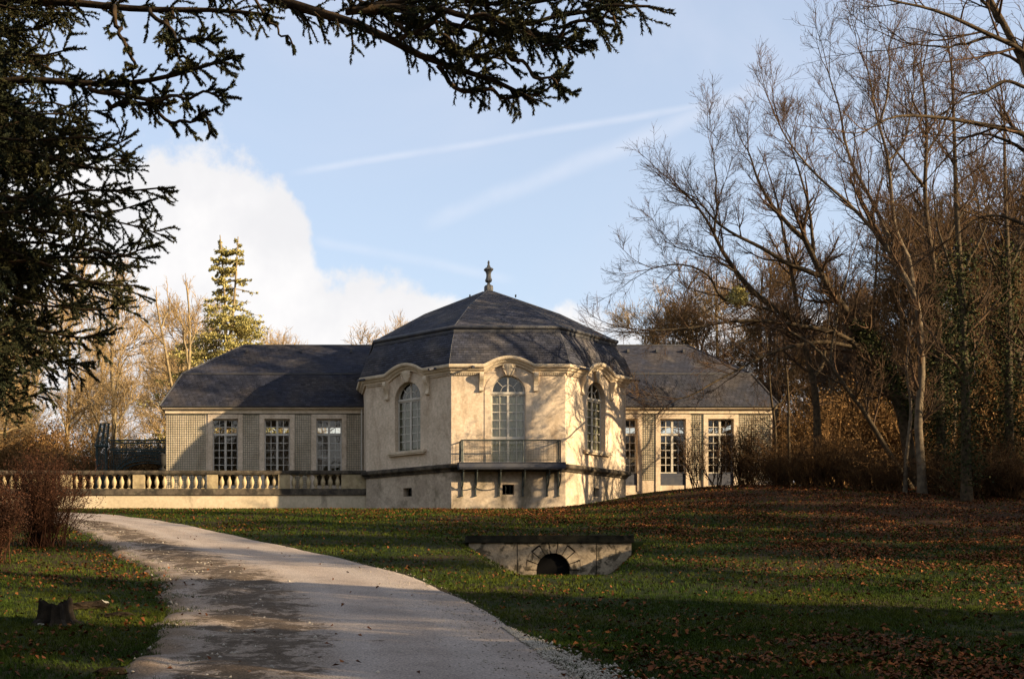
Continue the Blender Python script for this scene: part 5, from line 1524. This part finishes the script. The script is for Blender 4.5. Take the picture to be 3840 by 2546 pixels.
# low growth behind the balustrade and at the back of the wood
def hedge(name, spots, seed, mat, label):
    r = rs(seed); protos = []
    for i in range(3):
        b_, l_ = bush_mesh(seed + i, 1.0, .95, 45, leaves=3, lsize=.012, c1=7, c2=6, mat_tw=.0035)
        n0 = b_.n; b_.V += l_.V; b_.A += l_.A; b_.Q += [q + n0 for q in l_.Q]; protos.append(b_.mesh('undergrowth_plant'))
    tag(scatter(name, M[mat], protos, [(x, y, ground_z(x, y), h, h, r.rand() * 6.28, r.randint(3)) for x, y, h in spots]), label, 'undergrowth')
M['hedge'] = material('rust_undergrowth', (.13, .072, .028), (.20, .115, .045), .8, .95, .05, tint=[(0, .4), (1, 1.6)])
rh = rs(66)
hedge('undergrowth', [(-26 + 19.5 * rh.rand(), 74 + 7 * rh.rand(), 2.2 + 1.6 * rh.rand()) for _ in range(44)] + [(-30 + 14 * rh.rand(), 82 + 8 * rh.rand(), 4 + 2 * rh.rand()) for _ in range(12)], 450, 'hedge', 'rust brown undergrowth behind the balustrade on the left')
hedge('undergrowth', [(25.5 + 26 * rh.rand(), 65.5 + 12 * rh.rand(), 2.6 + 3.4 * rh.rand()) for _ in range(50)], 460, 'hedge', 'dark brown undergrowth at the back of the wood on the right')

# ------------------------------------------------------------------ stump, stones, sticks on the left verge
def build_stump():
    p = to_ground(205, 2338); x, y = p; z = float(height(x, y)) - .03; r = rs(61)
    t = thing('tree_stump', (x, y, z), 'dark rotten tree stump on the grass at lower left', 'stump')
    n = 40; prof = [(.44, 0), (.33, .04), (.275, .10), (.25, .18), (.24, .25), (.235, .30), (.215, .335)]
    V = []; lob = 1 + .07 * np.sin(np.arange(n) * 2 * np.pi / n * 5 + 1) + .05 * np.sin(np.arange(n) * 2 * np.pi / n * 11) + .025 * r.randn(n)
    for k, (rad, zz) in enumerate(prof):
        for i in range(n):
            a = 2 * math.pi * i / n; q = rad * (lob[i] if k > 1 else 1 + (lob[i] - 1) * 2.2)
            V.append((q * math.cos(a), q * math.sin(a), zz + ((.05 * math.sin(i * 2 * math.pi / n * 2 + 1) + r.rand() * .05) if k >= 5 else 0)))
    F = [(k * n + i, k * n + (i + 1) % n, (k + 1) * n + (i + 1) % n, (k + 1) * n + i) for k in range(len(prof) - 1) for i in range(n)]
    me = bpy.data.meshes.new('bark'); me.from_pydata(V, [], F); link('bark', me, M['stump'], t)
    c = len(prof) - 1; top = [(v[0] * .93, v[1] * .93, .30 + r.rand() * .03) for v in V[c * n:]]
    me = bpy.data.meshes.new('cut_top'); me.from_pydata(top + [(0, 0, .27)], [], [(i, (i + 1) % n, n) for i in range(n)]); link('cut_top', me, M['cutwood'], t)
build_stump()
def rock(name, px, py, s, label, mat, cat, seed):
    r = rs(seed); p = to_ground(px, py); z = float(height(*p))
    import bmesh
    bm = bmesh.new(); bmesh.ops.create_icosphere(bm, subdivisions=3, radius=1)
    for v in bm.verts:
        k = 1 + .30 * math.sin(v.co.x * 3 + seed) * math.cos(v.co.y * 4 + seed) + .12 * math.sin(v.co.x * 9 + v.co.z * 7) * math.cos(v.co.y * 11 + seed) + .07 * r.randn()
        v.co = Vector((v.co.x * s[0] * k, v.co.y * s[1] * k, v.co.z * s[2] * k))
    me = bpy.data.meshes.new(name); bm.to_mesh(me); bm.free()
    o = link(name, me, M[mat], None, (p[0], p[1], z + s[2] * .3)); tag(o, label, cat)
rock('stone', 385, 2268, (.085, .07, .06), 'pale stone on the low earth heap right of the stump', 'stone', 'stone', 71)
rock('earth_heap', 325, 2282, (.30, .22, .09), 'low dark earth heap just right of the stump', 'soil', 'heap', 72)
rock('earth_heap', 445, 2312, (.28, .16, .05), 'flat dark earth heap nearer the drive than the other', 'soil', 'heap', 73)
rock('stone', 150, 2346, (.06, .05, .03), 'small pale stone at the foot of the stump', 'stone', 'stone', 74)
rock('clod', 410, 2528, (.16, .10, .06), 'brown earth clod at the bottom edge beside the drive', 'soil', 'clod', 75)
rock('clod', 508, 2462, (.05, .05, .05), 'small dark clod on the verge of the drive', 'soil', 'clod', 76)

# ------------------------------------------------------------------ grass, fallen leaves, gravel
def in_view(x, y, m=.6):
    px = CPX + x * FPX / y
    return (px > -120) & (px < WPX + 120)
def build_grass():
    r = rs(81)
    parts = []
    for (n, y0, y1, hgt, wid, blades) in ((30000, 11.5, 24, .060, .0050, 5), (22000, 24, 40, .075, .008, 4), (20000, 40, 63.5, .085, .014, 4)):
        y = y0 + (y1 - y0) * r.rand(n * 3); lo, hi = -.25 * y, .58 * y; x = lo + (hi - lo) * r.rand(n * 3)
        jit = np.abs(r.randn(len(x))); ok = in_view(x, y) & ~(in_road(x, y) & in_road(x - .55 * jit * (np.sin(y * 3.1) * .5 + .7), y) & in_road(x + .10 * jit, y))
        ok &= ~((y > 63.0) & (x < XL1)) & ~((np.abs(x - PCX) + np.abs(y - PCY) * .8 < 8.4) & (y > 59.9))
        clump = np.sin(x * 2.1) * np.cos(y * 1.7 + x) + .6 * np.sin(x * .7 - y * .5)
        ok &= r.rand(len(x)) < .62 + .3 * clump
        ok &= r.rand(len(x)) > .75 * sm(.055 * x + .022 * y, 1.8, 2.3)
        x, y = x[ok][:n], y[ok][:n]; m = len(x)
        z = height(x, y) + np.where(in_road(x, y), .03, 0)
        c = np.repeat(np.stack([x, y, z], -1), blades, 0); k = len(c)
        c[:, :2] += r.randn(k, 2) * .02
        d = r.randn(k, 3) * .45; d[:, 2] = 1; d = unit(d)
        hh = (hgt * (.45 + .8 * r.rand(k)))[:, None]
        s = np.stack([d[:, 1] + .3 * r.randn(k), -d[:, 0] + .3 * r.randn(k), np.zeros(k)], -1); s = unit(s) * wid
        tip = c + d * hh; tip[:, :2] += r.randn(k, 2) * hgt * .25
        V = np.stack([c - s, c + s, tip], 1).reshape(-1, 3)
        A = np.repeat(np.clip(np.repeat(r.rand(m), blades) * .6 + r.rand(k) * .4, 0, 1), 3)
        parts.append((V, A))
    nb = NB()
    for V, A in parts: nb.add(V, np.arange(len(V)).reshape(-1, 3), A)
    tag(nb.build('grass', M['grassblade']), 'short winter grass with gaps covering the lawn', 'grass', kind='stuff')
build_grass()
def build_leaves():
    r = rs(91); n = 190000
    y = 11.5 + 50 * r.rand(n) ** 1.0; x = -.25 * y + .83 * y * r.rand(n)
    ok = in_view(x, y) & ~((y > 59.0) & (np.abs(x - PCX) < 7.2)) & ~((y > 63) & (x < XL1))
    rd = in_road(x, y)
    dens = .09 + 2.2 * sm(.055 * x + .022 * y, 1.0, 2.1) + .55 * sm(x, .28 * y - 1.2, .30 * y + .5) * (1 - sm(y, 15, 19)) + .22 * (x < -1) * (y > 24)
    cl = .5 + .5 * np.sin(x * 1.3 + 2 * np.sin(y * .8)) * np.cos(y * 1.1 - x * .4)
    dens = dens * (.12 + 1.5 * cl ** 1.8) * np.where(rd, .05, 1.0) * np.interp(y, [11, 30, 62], [.9, .7, .5])
    ok &= r.rand(n) < dens
    x, y = x[ok], y[ok]; m = len(x)
    z = height(x, y) + np.where(in_road(x, y), .05, .025) + .03 * r.rand(m)
    c = np.stack([x, y, z], -1)
    a = r.rand(m) * 6.28; til = r.randn(m, 2) * .45
    u = unit(np.stack([np.cos(a), np.sin(a), til[:, 0]], -1)); v = unit(np.stack([-np.sin(a), np.cos(a), til[:, 1]], -1))
    s = ((.020 + .024 * r.rand(m)) * np.interp(y, [11, 60], [1, 1.25]))[:, None]
    curl = (s * (.2 + .5 * r.rand(m, 1))) * np.array((0, 0, 1.0))
    V = np.stack([c - u * s * 1.15, c + v * s * .75 + curl, c + u * s * 1.15, c - v * s * .75 + curl], 1).reshape(-1, 3)
    b = np.arange(m) * 4
    F = np.concatenate([np.stack([b, b + 1, b + 2], -1), np.stack([b, b + 2, b + 3], -1)])
    nb = NB(); nb.add(V, F, np.repeat(r.rand(m) ** .8, 4))
    tag(nb.build('fallen_leaves', M['leaf']), 'brown fallen leaves lying over lawn and wood floor', 'leaves', kind='stuff')
build_leaves()
def build_gravel():
    r = rs(95)
    # loose pale gravel along the right edge near the camera, and stones pushed to the left side
    e = RE[(RE[:, 1] > 8) & (RE[:, 1] < 18.5)]
    i = r.randint(0, len(e) - 1, 5200); t = r.rand(5200)[:, None]; i = np.minimum(i, len(e) - 2)
    w = np.interp(e[i, 1], [8, 13.5, 16, 18.5], [.55, .40, .22, .05])
    off = (np.abs(r.randn(5200)) * .5 + r.rand(5200) * .8)[:, None] * w[:, None] * np.array((1.0, .25))
    p = e[i] + (e[i + 1] - e[i]) * t + off - np.array((.24, 0))
    j = r.randint(0, len(LE) - 1, 7000); tb = np.clip(.28 + .13 * r.randn(7000), .02, .8)[:, None]
    p2 = LE[j] * (1 - tb) + RE[j] * tb + r.randn(7000, 2) * .05; p2 = p2[(p2[:, 1] > 9) & (p2[:, 1] < 45)]
    p3y = 10 + 22 * r.rand(4500); p3 = np.stack([-.05 * p3y + .3 * p3y * r.rand(4500), p3y], -1); p3 = p3[in_road(p3[:, 0], p3[:, 1])]
    P = np.concatenate([p, p2, p3]); size = np.concatenate([.009 + .017 * r.rand(len(p)), .009 + .036 * r.rand(len(p2)) ** 3, .008 + .010 * r.rand(len(p3))])
    m = len(P); z = height(P[:, 0], P[:, 1]) + .045
    c = np.stack([P[:, 0], P[:, 1], z], -1)
    octa = np.array([(1, 0, 0), (-1, 0, 0), (0, 1, 0), (0, -1, 0), (0, 0, .7), (0, 0, -.7)])
    fac = np.array([(0, 2, 4), (2, 1, 4), (1, 3, 4), (3, 0, 4), (2, 0, 5), (1, 2, 5), (3, 1, 5), (0, 3, 5)])
    a = r.rand(m) * 6.28; ca, sa = np.cos(a), np.sin(a)
    o = octa[None] * (1 + .35 * r.randn(m, 6, 1)) * size[:, None, None]
    o = np.stack([o[..., 0] * ca[:, None] - o[..., 1] * sa[:, None], o[..., 0] * sa[:, None] + o[..., 1] * ca[:, None], o[..., 2]], -1)
    V = (c[:, None] + o).reshape(-1, 3); F = (fac[None] + (np.arange(m) * 6)[:, None, None]).reshape(-1, 3)
    nb = NB(); nb.add(V, F, np.repeat(np.where(np.arange(m) < len(p), .05 + .5 * r.rand(m), r.rand(m) * .5), 6))
    tag(nb.build('gravel', M['gravel']), 'loose pale gravel along the edges of the drive', 'gravel', kind='stuff')
build_gravel()
